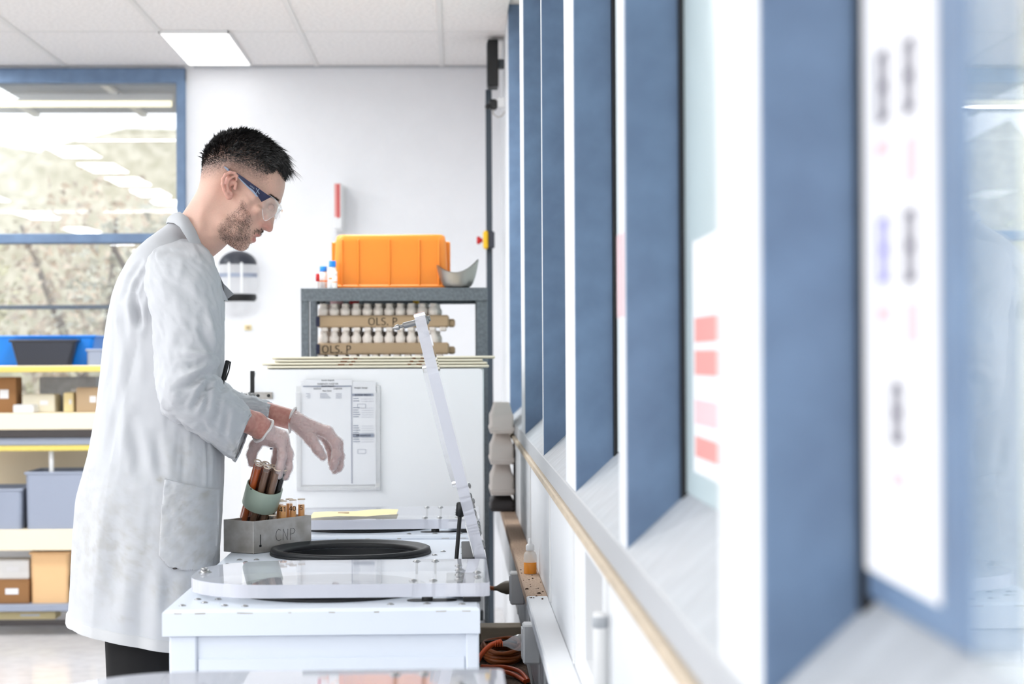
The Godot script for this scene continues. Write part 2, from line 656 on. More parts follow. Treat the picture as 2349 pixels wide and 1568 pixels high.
func batten(x0: float, x1: float, y: float, z: float, label: String, group: String, glow: Material, power: float) -> void:
	var t := thing("batten_light", label, "strip light", V((x0 + x1) / 2, y, z), group)
	var l := x1 - x0
	var mb := MB.new()
	mb.span(V(-l / 2, 0.012, -0.03), V(l / 2, 0.05, 0.03), 0.006)
	part(t, "housing", mb, M.white_plastic)
	mb = MB.new()
	mb.cyl(V(-l / 2 + 0.01, 0, 0), V(l / 2 - 0.01, 0, 0), 0.018, 14, 0.003)
	part(t, "light_tube", mb, glow)
	var a := AreaLight3D.new()
	a.name = "tube_lamp"
	a.area_size = Vector2(l - 0.04, 0.036)
	a.light_energy = power
	a.area_range = 30.0
	a.shadow_enabled = true
	a.rotation.x = -PI / 2
	a.position = V(0, -0.022, 0)
	t.add_child(a)

func make_lights() -> void:
	var g := "panel lights in rows across the ceiling"
	ceiling_panel(-1.1135, -8.30, 0.30, 0.87, "bright rectangular ceiling panel light beside the back wall", "", 0.03)
	ceiling_panel(-1.1135, -6.60, 0.30, 0.72, "added fill panel light over the white cabinet", "", 1.1)  # added out of view to brighten the back wall
	ceiling_panel(-0.36, -6.60, 0.30, 0.72, "added fill panel light over the orange crate and rack", "", 0.8)  # second added panel, lifts the right of the back wall
	for k in 12:
		ceiling_panel(-2.56, -5.33 + 1.04 * k, 0.28, 0.68, "bright rectangular panel light of the long ceiling row", g)
	for x in [-2.46, -3.8]:  # unseen pair, added to raise the light level at the back
		ceiling_panel(x, -8.30, 0.30, 0.87, "added fill panel light before the back window", "added fill lights before the back window", 0.7)
	ceiling_panel(-1.1135, 1.4, 0.30, 0.87, "bright rectangular panel light far from the back wall beside the window bays", "")
	for k in 6:
		ceiling_panel(-4.05, -4.0 + 2.1 * k, 0.30, 0.87, "bright rectangular panel light of the ceiling row far from the windows", "panel lights far from the windows")
	var b := "slim tube lights across the ceiling"
	for e in [[-3.3, -2.43, -6.53], [-2.308, -1.677, -6.53], [-4.15, -3.29, -1.04], [-3.195, -2.53, -1.04]]:
		batten(e[0], e[1], CEIL - 0.06, e[2], "slim white tube light fixed across the ceiling", b, M.panel_glow, 0.9)

# near face depth of each column of the window wall and its thickness along the wall
const COLS := [[7.5, 0.9], [5.85, 0.27], [4.62, 0.03], [3.385, 0.28], [2.375, 0.09], [1.322, 0.205], [-1.2, 0.2]]
const SILL_IN := 0.966     # height of the sloping sill at the wall face
const SILL_OUT := 1.042    # and at the glass
const GX := 0.30           # glass

func make_window_wall() -> void:
	var w := structure("wall_right", "white wall below the deep blue window bays")
	var mb := MB.new()
	# wall below the trim, with the two grey recesses left open
	var top := 0.902
	var holes := [[3.13, 2.76, 0.70, 0.885], [7.05, 6.75, 0.62, 0.87]]
	var z0 := -8.84
	for h in [holes[1], holes[0]]:
		mb.span(V(WX, 0, z0), V(WX + 0.14, top, -h[0]))
		mb.span(V(WX, 0, -h[0]), V(WX + 0.14, h[2], -h[1]))
		mb.span(V(WX, h[3], -h[0]), V(WX + 0.14, top, -h[1]))
		z0 = -h[1]
	mb.span(V(WX, 0, z0), V(WX + 0.14, top, FRONT))
	part(w, "plaster", mb, M.white_paint)
	for h in holes:
		mb = MB.new()
		mb.span(V(WX + 0.05, h[2], -h[0]), V(WX + 0.06, h[3], -h[1]))
		part(w, "recess_panel", mb, M.dull_steel)
	# end of the wall beyond the last bay, and the wall behind the camera
	mb = MB.new()
	mb.span(V(WX, top, BACK), V(WX + 0.14, CEIL + 0.05, -8.39))
	mb.span(V(WX, top, 1.4), V(WX + 0.14, CEIL + 0.05, FRONT))
	part(w, "upper_plaster", mb, M.white_paint)
	# joint lines of the wall panels
	for z in [-5.4, -4.28, -3.42, -2.66]:
		mb = MB.new()
		mb.span(V(WX - 0.004, 0.645, z - 0.012), V(WX + 0.002, 0.893, z + 0.012), 0.001)
		part(w, "cover_strip", mb, M.white_plastic)
	# timber edge and steel strip along the foot of the bays
	var t := structure("trim_2", "timber edging along the foot of the window bays")
	mb = MB.new()
	mb.span(V(WX - 0.010, 0.902, BACK), V(WX + 0.02, 0.922, FRONT), 0.003)
	part(t, "timber_edge", mb, M.timber)
	mb = MB.new()
	mb.span(V(WX - 0.002, 0.922, BACK), V(WX + 0.14, SILL_IN, FRONT), 0.002)
	part(t, "steel_strip", mb, M.sill_strip)
	# columns: white front, blue cheeks
	for i in COLS.size():
		var c: Array = COLS[i]
		var zn: float = -c[0]
		var zf: float = zn - c[1]
		var k := structure("trim_%d" % (i + 3), "white column with blue cheek between window bays")
		mb = MB.new()
		mb.span(V(WX, SILL_IN, zf), V(GX + 0.05, CEIL + 0.04, zn - 0.004), 0.002)
		part(k, "column", mb, M.white_paint)
		mb = MB.new()
		mb.span(V(WX + 0.0015, SILL_IN - 0.002, zn - 0.004), V(GX - 0.008, CEIL + 0.04, zn), 0.0015)
		part(k, "cheek", mb, M.blue_frame)
		mb = MB.new()
		mb.span(V(GX - 0.008, SILL_IN, zn - 0.004), V(GX + 0.03, CEIL + 0.04, zn + 0.012), 0.001)
		part(k, "gasket", mb, M.dark_gasket)
	# bays: sloping sill and pane
	for i in COLS.size() - 1:
		var zf: float = -COLS[i][0]
		var zn: float = -COLS[i + 1][0] - COLS[i + 1][1]
		var b := structure("window_%d" % (i + 2), "deep window bay with sloping grey sill")
		mb = MB.new()
		mb.extrude(PackedVector2Array([Vector2(WX, SILL_IN), Vector2(GX + 0.05, SILL_IN), Vector2(GX + 0.05, SILL_OUT + 0.004), Vector2(GX + 0.002, SILL_OUT)]), zn - zf, Transform3D(Basis.IDENTITY, V(0, 0, zf)))
		part(b, "sill", mb, M.sill)
		mb = MB.new()
		var gn := zn
		var gf := zf + 0.012
		if i == COLS.size() - 2:          # the nearest bay starts with a wide blue sash
			mb.span(V(GX - 0.004, SILL_OUT + 0.002, -1.318), V(GX + 0.03, CEIL, -1.052), 0.003)
			part(b, "sash", mb, M.blue_frame)
			gf = -1.052
			mb = MB.new()
		mb.span(V(GX - 0.002, SILL_OUT, gf), V(GX + 0.004, CEIL, gn))
		part(b, "pane", mb, M.misted_glass if i == COLS.size() - 2 else M.frosted_glass)
	# the passage beyond the windows
	var p := structure("wall_passage", "pale wall of the passage beyond the window bays")
	mb = MB.new()
	mb.span(V(2.4, 0, FRONT), V(2.6, CEIL + 0.05, BACK))
	part(p, "plaster", mb, M.passage_wall)
	for k in 5:  # unseen lamps added to brighten the passage behind the glass
		ceiling_panel(1.5, -6.5 + 2.0 * k, 0.30, 0.87, "added fill light on the ceiling of the passage beyond the windows", "added fill lights in the passage", 1.5)

	# ---- notices
	var n := thing("notice", "white printed notice with large dark letters on the blue sash", "notice", V(GX - 0.0045, 1.066, -1.22))
	mb = MB.new()
	mb.span(V(GX - 0.006, 1.066, -1.317), V(GX - 0.0045, 1.56, -1.108))
	part(n, "sheet", mb, M.paper, n.position)
	for e in [[2030, 120, 280], [2090, 90, 260], [2030, 500, 650], [2090, 480, 650], [2058, 880, 1020]]:
		letter_bars(n, e[0], e[1], e[2], M.soft_ink if e[0] != 2030 or e[1] < 400 else M.soft_blue_ink)
	for e in [[2030, 320, 360], [2095, 310, 420], [2030, 700, 740], [2095, 690, 790], [2060, 1080, 1120]]:
		var d := D(e[0], GX - 0.006)
		mb = MB.new()
		mb.span(V(GX - 0.0066, P(e[0], e[1], d).y, -d - 0.02), V(GX - 0.0058, P(e[0], e[2], d).y, -d + 0.02))
		part(n, "small_print", mb, M.pale_red_print, n.position)
	n = thing("notice", "red and white poster on the glass between two blue cheeks", "notice", V(GX - 0.003, 1.075, -1.9))
	mb = MB.new()
	mb.span(V(GX - 0.0045, 1.075, -2.27), V(GX - 0.003, 1.36, -1.99))
	part(n, "sheet", mb, M.paper, n.position)
	for e in [[1.34, 1.30, M.paper], [1.265, 1.235, M.red_print], [1.225, 1.195, M.red_print], [1.165, 1.135, M.pale_red_print], [1.12, 1.095, M.red_print]]:
		mb = MB.new()
		mb.span(V(GX - 0.0052, e[1], -2.25), V(GX - 0.0044, e[0], -2.01))
		part(n, "printed_band", mb, e[2], n.position)
	n = thing("notice", "small pale red notice on the narrow white column", "notice", V(WX, 1.26, -2.42))
	mb = MB.new()
	mb.span(V(WX - 0.0012, 1.27, -2.462), V(WX, 1.38, -2.382))
	part(n, "sheet", mb, M.pale_red_print, n.position)

func letter_bars(n: Node3D, px: float, y0: float, y1: float, m: Material) -> void:
	# one large printed letter, seen at a grazing angle
	var d := D(px, GX - 0.006)
	var top := P(px, y0, d).y
	var low := P(px, y1, d).y
	var mb := MB.new()
	var x0 := GX - 0.0066
	var x1 := GX - 0.0058
	mb.span(V(x0, low, -d - 0.016), V(x1, top, -d - 0.006))
	mb.span(V(x0, low, -d + 0.006), V(x1, top, -d + 0.016))
	for t in [0.0, 0.45, 0.9]:
		mb.span(V(x0, lerpf(low, top, t), -d - 0.006), V(x1, lerpf(low, top, t) + 0.006, -d + 0.006))
	part(n, "printed_letter", mb, m, n.position)

func make_outdoors() -> void:
	# eaves over the window, with a strip light under them
	var o := structure("trim_20", "grey soffit of the eaves outside the back window")
	var mb := MB.new()
	mb.span(V(LEFT, 2.60, -9.02), V(0.2, 2.66, -10.4))
	part(o, "soffit", mb, M.grey_plastic)
	for x in [-1.75, -2.35, -2.95, -3.55]:
		mb = MB.new()
		mb.span(V(x - 0.02, 2.575, -9.02), V(x + 0.02, 2.60, -10.38), 0.003)
		part(o, "joist", mb, M.white_plastic)
	batten(-3.2, -1.45, 2.53, -9.5, "long warm strip light under the eaves outside the window", "", M.warm_glow, 1.2)
	# ground and trees
	o = structure("ground", "dry ground outside the back window")
	mb = MB.new()
	mb.span(V(-30, -0.4, -9.02), V(20, -0.2, -50))
	part(o, "earth", mb, mat("earth", Color(0.50, 0.45, 0.36), 0.95))
	# a rough slope of dry scrub behind the trees
	var hill := structure("hillside", "pale scrubby hillside behind the trees")
	mb = MB.new()
	var fn := FastNoiseLite.new()
	fn.seed = 5
	fn.frequency = 0.35
	var rows := []
	for i in 30:
		var r := PackedVector3Array()
		for j in 46:
			var x := -24.0 + j * 0.9
			var z := -17.0 - i * 0.5
			r.append(V(x, -0.2 + minf(i * 0.33, 3.6 + i * 0.02) + fn.get_noise_2d(x * 2.0, z * 2.0) * 0.5 * minf(i, 3), z))
		rows.append(r)
	mb.loft(rows, false, false, false)
	part(hill, "slope", mb, mat("scrub", Color(0.90, 0.85, 0.76), 0.95))
	grained(M.scrub, noise_tex(41, 0.03, Color(0.78, 0.77, 0.68), Color(1, 1, 0.97), 512, 2.0), 0.3)
	var leaf_m := mat("leaves", Color(1, 1, 1), 0.7)
	leaf_m.vertex_color_use_as_albedo = true
	var bark := mat("bark", Color(0.42, 0.34, 0.28), 0.9)
	var kinds := [["yellow green bushy tree outside the back window", Color(0.72, 0.66, 0.38)], ["pale olive tree outside the back window", Color(0.66, 0.62, 0.47)], ["russet leaved tree outside the back window", Color(0.74, 0.58, 0.42)], ["grey green tree outside the back window", Color(0.55, 0.56, 0.44)]]
	var spots := [[-1.9, 13.2, 2.6, 1], [-4.1, 13.4, 2.7, 0], [-6.3, 13.6, 2.9, 3], [-3.0, 15.6, 3.0, 2], [-5.3, 15.8, 3.2, 1], [-7.6, 15.4, 3.3, 2]]
	for s in spots:
		var at := V(s[0], -0.2, -s[1])
		var t := thing("bushy_tree", kinds[s[3]][0], "tree", at, "trees outside the back window")
		mb = MB.new()
		for q in 3:
			var a: float = q * 2.1 + s[0]
			mb.tube(PackedVector3Array([V(0, 0, 0), V(0.05, 0.8, 0), V(cos(a) * 0.35, 1.7, sin(a) * 0.35), V(cos(a) * 0.7, s[2] * 0.85, sin(a) * 0.7)]), [0.07, 0.06, 0.04, 0.015], 7)
		part(t, "trunk", mb, bark)
		mb = MB.new()
		var base: Color = kinds[s[3]][1]
		for k in 2600:
			var dir := Vector3(rng.randfn(), rng.randfn(), rng.randfn()).normalized()
			var rr := pow(rng.randf(), 0.4)
			var p := V(dir.x * 1.05 * rr, s[2] * 0.52 + dir.y * s[2] * 0.5 * rr, dir.z * 0.9 * rr)
			var sz := rng.randf_range(0.035, 0.075)
			var ax := Vector3(rng.randfn(), rng.randfn(), rng.randfn()).normalized()
			var bx := ax.cross(Vector3(rng.randfn(), rng.randfn(), rng.randfn())).normalized()
			mb.col = base * rng.randf_range(0.6, 1.35)
			mb.tri(p + ax * sz, p - ax * sz * 0.2 + bx * sz * 0.5, p - ax * sz * 0.2 - bx * sz * 0.5)
		part(t, "leaves", mb, leaf_m).set_meta("kind", "stuff")

func rounded(x0: float, y0: float, x1: float, y1: float, r: Array, seg := 8) -> PackedVector2Array:
	# rectangle with its own radius in each corner: (x0,y0), (x1,y0), (x1,y1), (x0,y1)
	var out := PackedVector2Array()
	var cs := [[x0, y0, 1, 1, PI], [x1, y0, -1, 1, 1.5 * PI], [x1, y1, -1, -1, 0.0], [x0, y1, 1, -1, 0.5 * PI]]
	for i in 4:
		var c: Array = cs[i]
		var rr: float = r[i]
		for k in seg + 1:
			var a: float = c[4] + 0.5 * PI * k / seg
			out.append(Vector2(c[0] + c[2] * rr, c[1] + c[3] * rr) + Vector2(cos(a), sin(a)) * rr)
			if rr <= 0.0:
				break
	return out

const MW := 0.302
const MTOP := 0.74

func centrifuge(label: String, d: float, open: bool) -> Node3D:
	var t := thing("centrifuge", label, "centrifuge", V(-0.258, 0, -d), "row of white centrifuges along the window wall")
	var mb := MB.new()
	# top cover with the round opening
	var hole := 0.172
	var cz := -0.28
	var outer := rounded(-MW, -0.60, MW, 0.0, [0.012, 0.012, 0.012, 0.012], 4)
	var angs := []
	for i in 72:
		angs.append(TAU * i / 72)
	for s in [[-MW, -0.6], [MW, -0.6], [MW, 0.0], [-MW, 0.0]]:
		angs.append(fposmod(atan2(s[1] - cz, s[0]), TAU))
	angs.sort()
	var inn := PackedVector3Array()
	var out := PackedVector3Array()
	for a in angs:
		var dir := Vector2(cos(a), sin(a))
		var k := 1e9
		if absf(dir.x) > 1e-6:
			k = minf(k, (MW if dir.x > 0 else -MW) / dir.x)
		if absf(dir.y) > 1e-6:
			k = minf(k, ((0.0 if dir.y > 0 else -0.6) - cz) / dir.y)
		inn.append(V(dir.x * hole, MTOP, cz + dir.y * hole))
		out.append(V(dir.x * k, MTOP, cz + dir.y * k))
	var bev := 0.006
	for i in angs.size():
		var j := (i + 1) % angs.size()
		var o0 := V(clampf(out[i].x, -MW + bev, MW - bev), MTOP, clampf(out[i].z, -0.6 + bev, -bev))
		var o1 := V(clampf(out[j].x, -MW + bev, MW - bev), MTOP, clampf(out[j].z, -0.6 + bev, -bev))
		mb.quad(inn[j], o1, o0, inn[i])
		mb.quad(inn[i], inn[i] - V(0, 0.03, 0), inn[j] - V(0, 0.03, 0), inn[j])
		mb.quad(o0, o1, out[j] - V(0, bev, 0), out[i] - V(0, bev, 0))
		mb.quad(out[i] - V(0, bev, 0), out[j] - V(0, bev, 0), out[j] - V(0, 0.05, 0), out[i] - V(0, 0.05, 0))
	mb.quad(V(-MW, 0.69, -0.6), V(-MW, 0.69, 0), V(MW, 0.69, 0), V(MW, 0.69, -0.6))
	part(t, "top_cover", mb, M.powder_white)
	mb = MB.new()
	mb.span(V(-0.288, 0.06, -0.018), V(0.288, 0.69, -0.585), 0.004)
	part(t, "cabinet", mb, M.powder_white)
	mb = MB.new()
	mb.span(V(-0.290, 0.04, -0.010), V(-0.238, 0.69, -0.03), 0.003)
	part(t, "corner_post", mb, M.powder_white)
	mb = MB.new()
	mb.span(V(0.275, 0.04, -0.010), V(0.300, 0.69, -0.03), 0.003)
	part(t, "corner_post", mb, M.powder_white)
	mb = MB.new()
	mb.span(V(-0.236, 0.06, -0.014), V(0.273, 0.645, -0.02), 0.002)
	part(t, "front_panel", mb, M.powder_white)
	for x in [-0.226, 0.262]:
		mb = MB.new()
		screw(mb, V(x, 0.592, -0.014), V(0, 0, 1), 0.0065)
		part(t, "panel_screw", mb, M.steel)
	for s in [[-0.25, -0.06], [0.25, -0.06], [-0.25, -0.54], [0.25, -0.54]]:
		mb = MB.new()
		mb.cyl(V(s[0], 0, s[1]), V(s[0], 0.062, s[1]), 0.022, 14, 0.004)
		part(t, "foot", mb, M.rubber)
	# bowl and rotor hub
	mb = MB.new()
	mb.lathe(PackedVector2Array([Vector2(0, 0.48), Vector2(0.15, 0.48), Vector2(0.169, 0.52), Vector2(0.1715, 0.735), Vector2(0.1705, 0.735), Vector2(0.167, 0.53), Vector2(0.148, 0.487), Vector2(0, 0.487)]), 40, Transform3D(Basis.IDENTITY, V(0, 0, cz)))
	part(t, "bowl", mb, M.rubber)
	mb = MB.new()
	mb.lathe(PackedVector2Array([Vector2(0.03, 0.487), Vector2(0.03, 0.60), Vector2(0.02, 0.62), Vector2(0, 0.62)]), 20, Transform3D(Basis.IDENTITY, V(0, 0, cz)))
	part(t, "rotor_hub", mb, M.dull_steel)
	# rubber seal with its two lips
	mb = MB.new()
	var gh := 0.016 if open else 0.010
	mb.lathe(PackedVector2Array([Vector2(0.168, MTOP - 0.004), Vector2(0.1945, MTOP - 0.002), Vector2(0.1965, MTOP + 0.002), Vector2(0.1955, MTOP + 0.006), Vector2(0.1935, MTOP + 0.0065), Vector2(0.1945, MTOP + 0.010), Vector2(0.193, MTOP + gh - 0.002), Vector2(0.188, MTOP + gh), Vector2(0.180, MTOP + gh - 0.001), Vector2(0.177, MTOP + gh - 0.006), Vector2(0.170, MTOP + gh - 0.007), Vector2(0.166, MTOP + gh - 0.012), Vector2(0.168, MTOP - 0.004)]), 72, Transform3D(Basis.IDENTITY, V(0, 0, cz)), 0.3)
	part(t, "rubber_seal", mb, M.rubber)
	# screws on the cover
	for s in [[-0.272, -0.06], [-0.235, -0.10], [-0.19, -0.055], [-0.255, -0.15], [-0.215, -0.15], [-0.15, -0.045], [0.13, -0.05], [0.20, -0.055], [0.268, -0.045], [0.205, -0.22], [0.225, -0.30], [0.275, -0.25], [0.275, -0.40], [-0.235, -0.42]]:
		mb = MB.new()
		screw(mb, V(s[0], MTOP, s[1]), V(0, 1, 0), 0.0058)
		part(t, "cover_screw", mb, M.steel)
	# slot for strut and latch, its shaded inside drawn as a black plate
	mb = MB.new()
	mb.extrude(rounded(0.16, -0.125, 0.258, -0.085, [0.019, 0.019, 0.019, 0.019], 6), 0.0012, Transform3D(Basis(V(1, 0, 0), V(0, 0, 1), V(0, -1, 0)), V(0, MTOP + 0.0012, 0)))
	part(t, "slot_shade", mb, M.rubber)
	# paint chips along the front edge
	var mbc := MB.new()
	for e in [[-0.272, 0.014], [-0.23, 0.02], [-0.145, 0.03], [-0.06, 0.006], [0.02, 0.012], [0.105, 0.01], [0.228, 0.02], [0.276, 0.016]]:
		mbc.box(V(e[0], MTOP - 0.007, -0.0002), V(e[1], 0.0022, 0.0012), 0.0, Basis(Vector3.BACK, rng.randf_range(-0.03, 0.03)))
	part(t, "paint_chips", mbc, M.dull_steel).set_meta("kind", "stuff")
	# hinge block at the wall side
	mb = MB.new()
	for z in [-0.13, -0.40]:
		mb.span(V(0.296, 0.70, z - 0.03), V(0.312, MTOP + 0.018, z + 0.03), 0.002)
	mb.cyl(V(0.304, MTOP + 0.018, -0.44), V(0.304, MTOP + 0.018, -0.09), 0.007, 12, 0.001)
	part(t, "hinge", mb, M.steel)
	# the clear lid
	var hx := 0.304
	var hy := MTOP + 0.018
	var turn := Transform3D(Basis(Vector3.BACK, deg_to_rad(-76.0) if open else 0.0), V(hx, hy, 0))
	var th := 0.026
	var y0 := -0.006
	mb = MB.new()
	mb.extrude(rounded(-0.278 - hx, 0.066, 0.322 - hx, 0.492, [0.17, 0.02, 0.02, 0.17], 14), th, turn * Transform3D(Basis(V(1, 0, 0), V(0, 0, -1), V(0, 1, 0)), V(0, y0, 0)))
	var lid := part(t, "lid", mb, M.acrylic)
	# rim of the lid: a polished band just outside the plate
	mb = MB.new()
	var band := rounded(-0.2785, -0.4925, 0.3225, -0.0655, [0.17, 0.02, 0.02, 0.17], 14)
	for i in band.size():
		var a := band[i]; var b := band[(i + 1) % band.size()]
		var A := turn * V(a.x - hx, y0, a.y)
		var B := turn * V(b.x - hx, y0, b.y)
		var C := turn * V(b.x - hx, y0 + th, b.y)
		var E := turn * V(a.x - hx, y0 + th, a.y)
		mb.quad(B, A, E, C)
	part(lid, "lid_edge", mb, M.acrylic_edge)
	var on := func(x: float, y: float, z: float) -> Vector3:
		return turn * V(x - hx, y, z)
	# under-plate that presses the seal
	mb = MB.new()
	mb.xf = turn
	mb.lathe(PackedVector2Array([Vector2(0, y0 - 0.012), Vector2(0.155, y0 - 0.012), Vector2(0.155, y0), Vector2(0, y0)]), 40, Transform3D(Basis.IDENTITY, V(-hx, 0, cz)))
	if open:
		part(lid, "inner_disc", mb, M.acrylic)
	# bolts through the plate
	for s in [[0.262, -0.12], [0.262, -0.20], [0.262, -0.28], [0.262, -0.36], [0.30, -0.16], [0.30, -0.24], [0.172, -0.11], [0.212, -0.11], [0.172, -0.45], [0.212, -0.45]]:
		mb = MB.new()
		mb.xf = turn
		var p := V(s[0] - hx, y0 + th, s[1])
		mb.cyl(p - V(0, th + 0.001, 0), p, 0.0028, 8)
		screw(mb, p, V(0, 1, 0), 0.0068)
		part(lid, "lid_bolt", mb, M.steel)
	mb = MB.new()
	mb.xf = turn
	mb.span(V(0.235 - hx, y0 - 0.003, -0.46), V(0.318 - hx, y0, -0.10), 0.001)
	part(lid, "hinge_plate", mb, M.white_plastic)
	# latch pin under the free end
	mb = MB.new()
	mb.xf = turn
	var lp := V(-0.258 - hx, y0, -0.28)
	mb.lathe(PackedVector2Array([Vector2(0, -0.062), Vector2(0.0065, -0.050), Vector2(0.0075, -0.044), Vector2(0.0045, -0.042), Vector2(0.004, -0.034), Vector2(0.0075, -0.032), Vector2(0.0075, 0.0), Vector2(0, 0.0)]), 16, Transform3D(Basis.IDENTITY, lp))
	part(lid, "latch_pin", mb, M.steel)
	mb = MB.new()
	mb.xf = turn
	screw(mb, lp + V(0, th, 0), V(0, 1, 0), 0.011)
	mb.cyl(lp + V(-0.002, th + 0.004, 0), lp + V(-0.002, th + 0.010, 0), 0.007, 12, 0.001)
	part(lid, "latch_nut", mb, M.steel)
	# gas strut
	mb = MB.new()
	var top: Vector3
	if open:
		top = V(0.268, 0.862, -0.135)
		mb.cyl(V(0.254, 0.70, -0.135), top, 0.0048, 12)
		mb.cyl(top - V(0.002, 0.022, 0), top + V(0.001, 0.012, 0), 0.0105, 16, 0.003)
		part(t, "gas_strut", mb, M.black_plastic)
		mb = MB.new()
		mb.box((top + on.call(0.20, -0.003, -0.135)) * 0.5 + V(0.008, 0.003, -0.008), V(0.042, 0.022, 0.003), 0.0008, Basis(Vector3.BACK, 0.35))
		part(lid, "strut_tab", mb, M.steel)
	else:
		mb.cyl(V(0.20, MTOP - 0.01, -0.105), V(0.20, MTOP + 0.010, -0.105), 0.011, 16, 0.002)
		part(t, "strut_end", mb, M.black_plastic)
	# dark rubber at the hinge end
	mb = MB.new()
	mb.span(V(0.27, MTOP, -0.46), V(0.305, MTOP + 0.009, -0.075), 0.002)
	part(t, "hinge_gasket", mb, M.rubber)
	mb = MB.new()
	mb.box(V(0.306, 0.722, -0.02), V(0.006, 0.02, 0.02), 0.002)
	part(t, "side_latch", mb, M.black_plastic)
	return t

func screw(mb: MB, at: Vector3, n: Vector3, r: float) -> void:
	mb.lathe(PackedVector2Array([Vector2(r * 1.25, 0), Vector2(r * 1.25, 0.0006), Vector2(r, 0.0008), Vector2(r * 0.95, r * 0.28), Vector2(r * 0.6, r * 0.5), Vector2(0, r * 0.58)]), 14, MB.frame(at, n), 0.6)

func make_machines() -> void:
	centrifuge("white centrifuge with closed clear lid, only its lid showing", 2.10, false)
	centrifuge("white centrifuge with closed clear lid and scratched front edge", 3.50, false)
	centrifuge("white centrifuge with its clear lid standing open on a strut", 4.20, true)
	centrifuge("white centrifuge with closed lid beside the white test cabinet", 4.90, false)

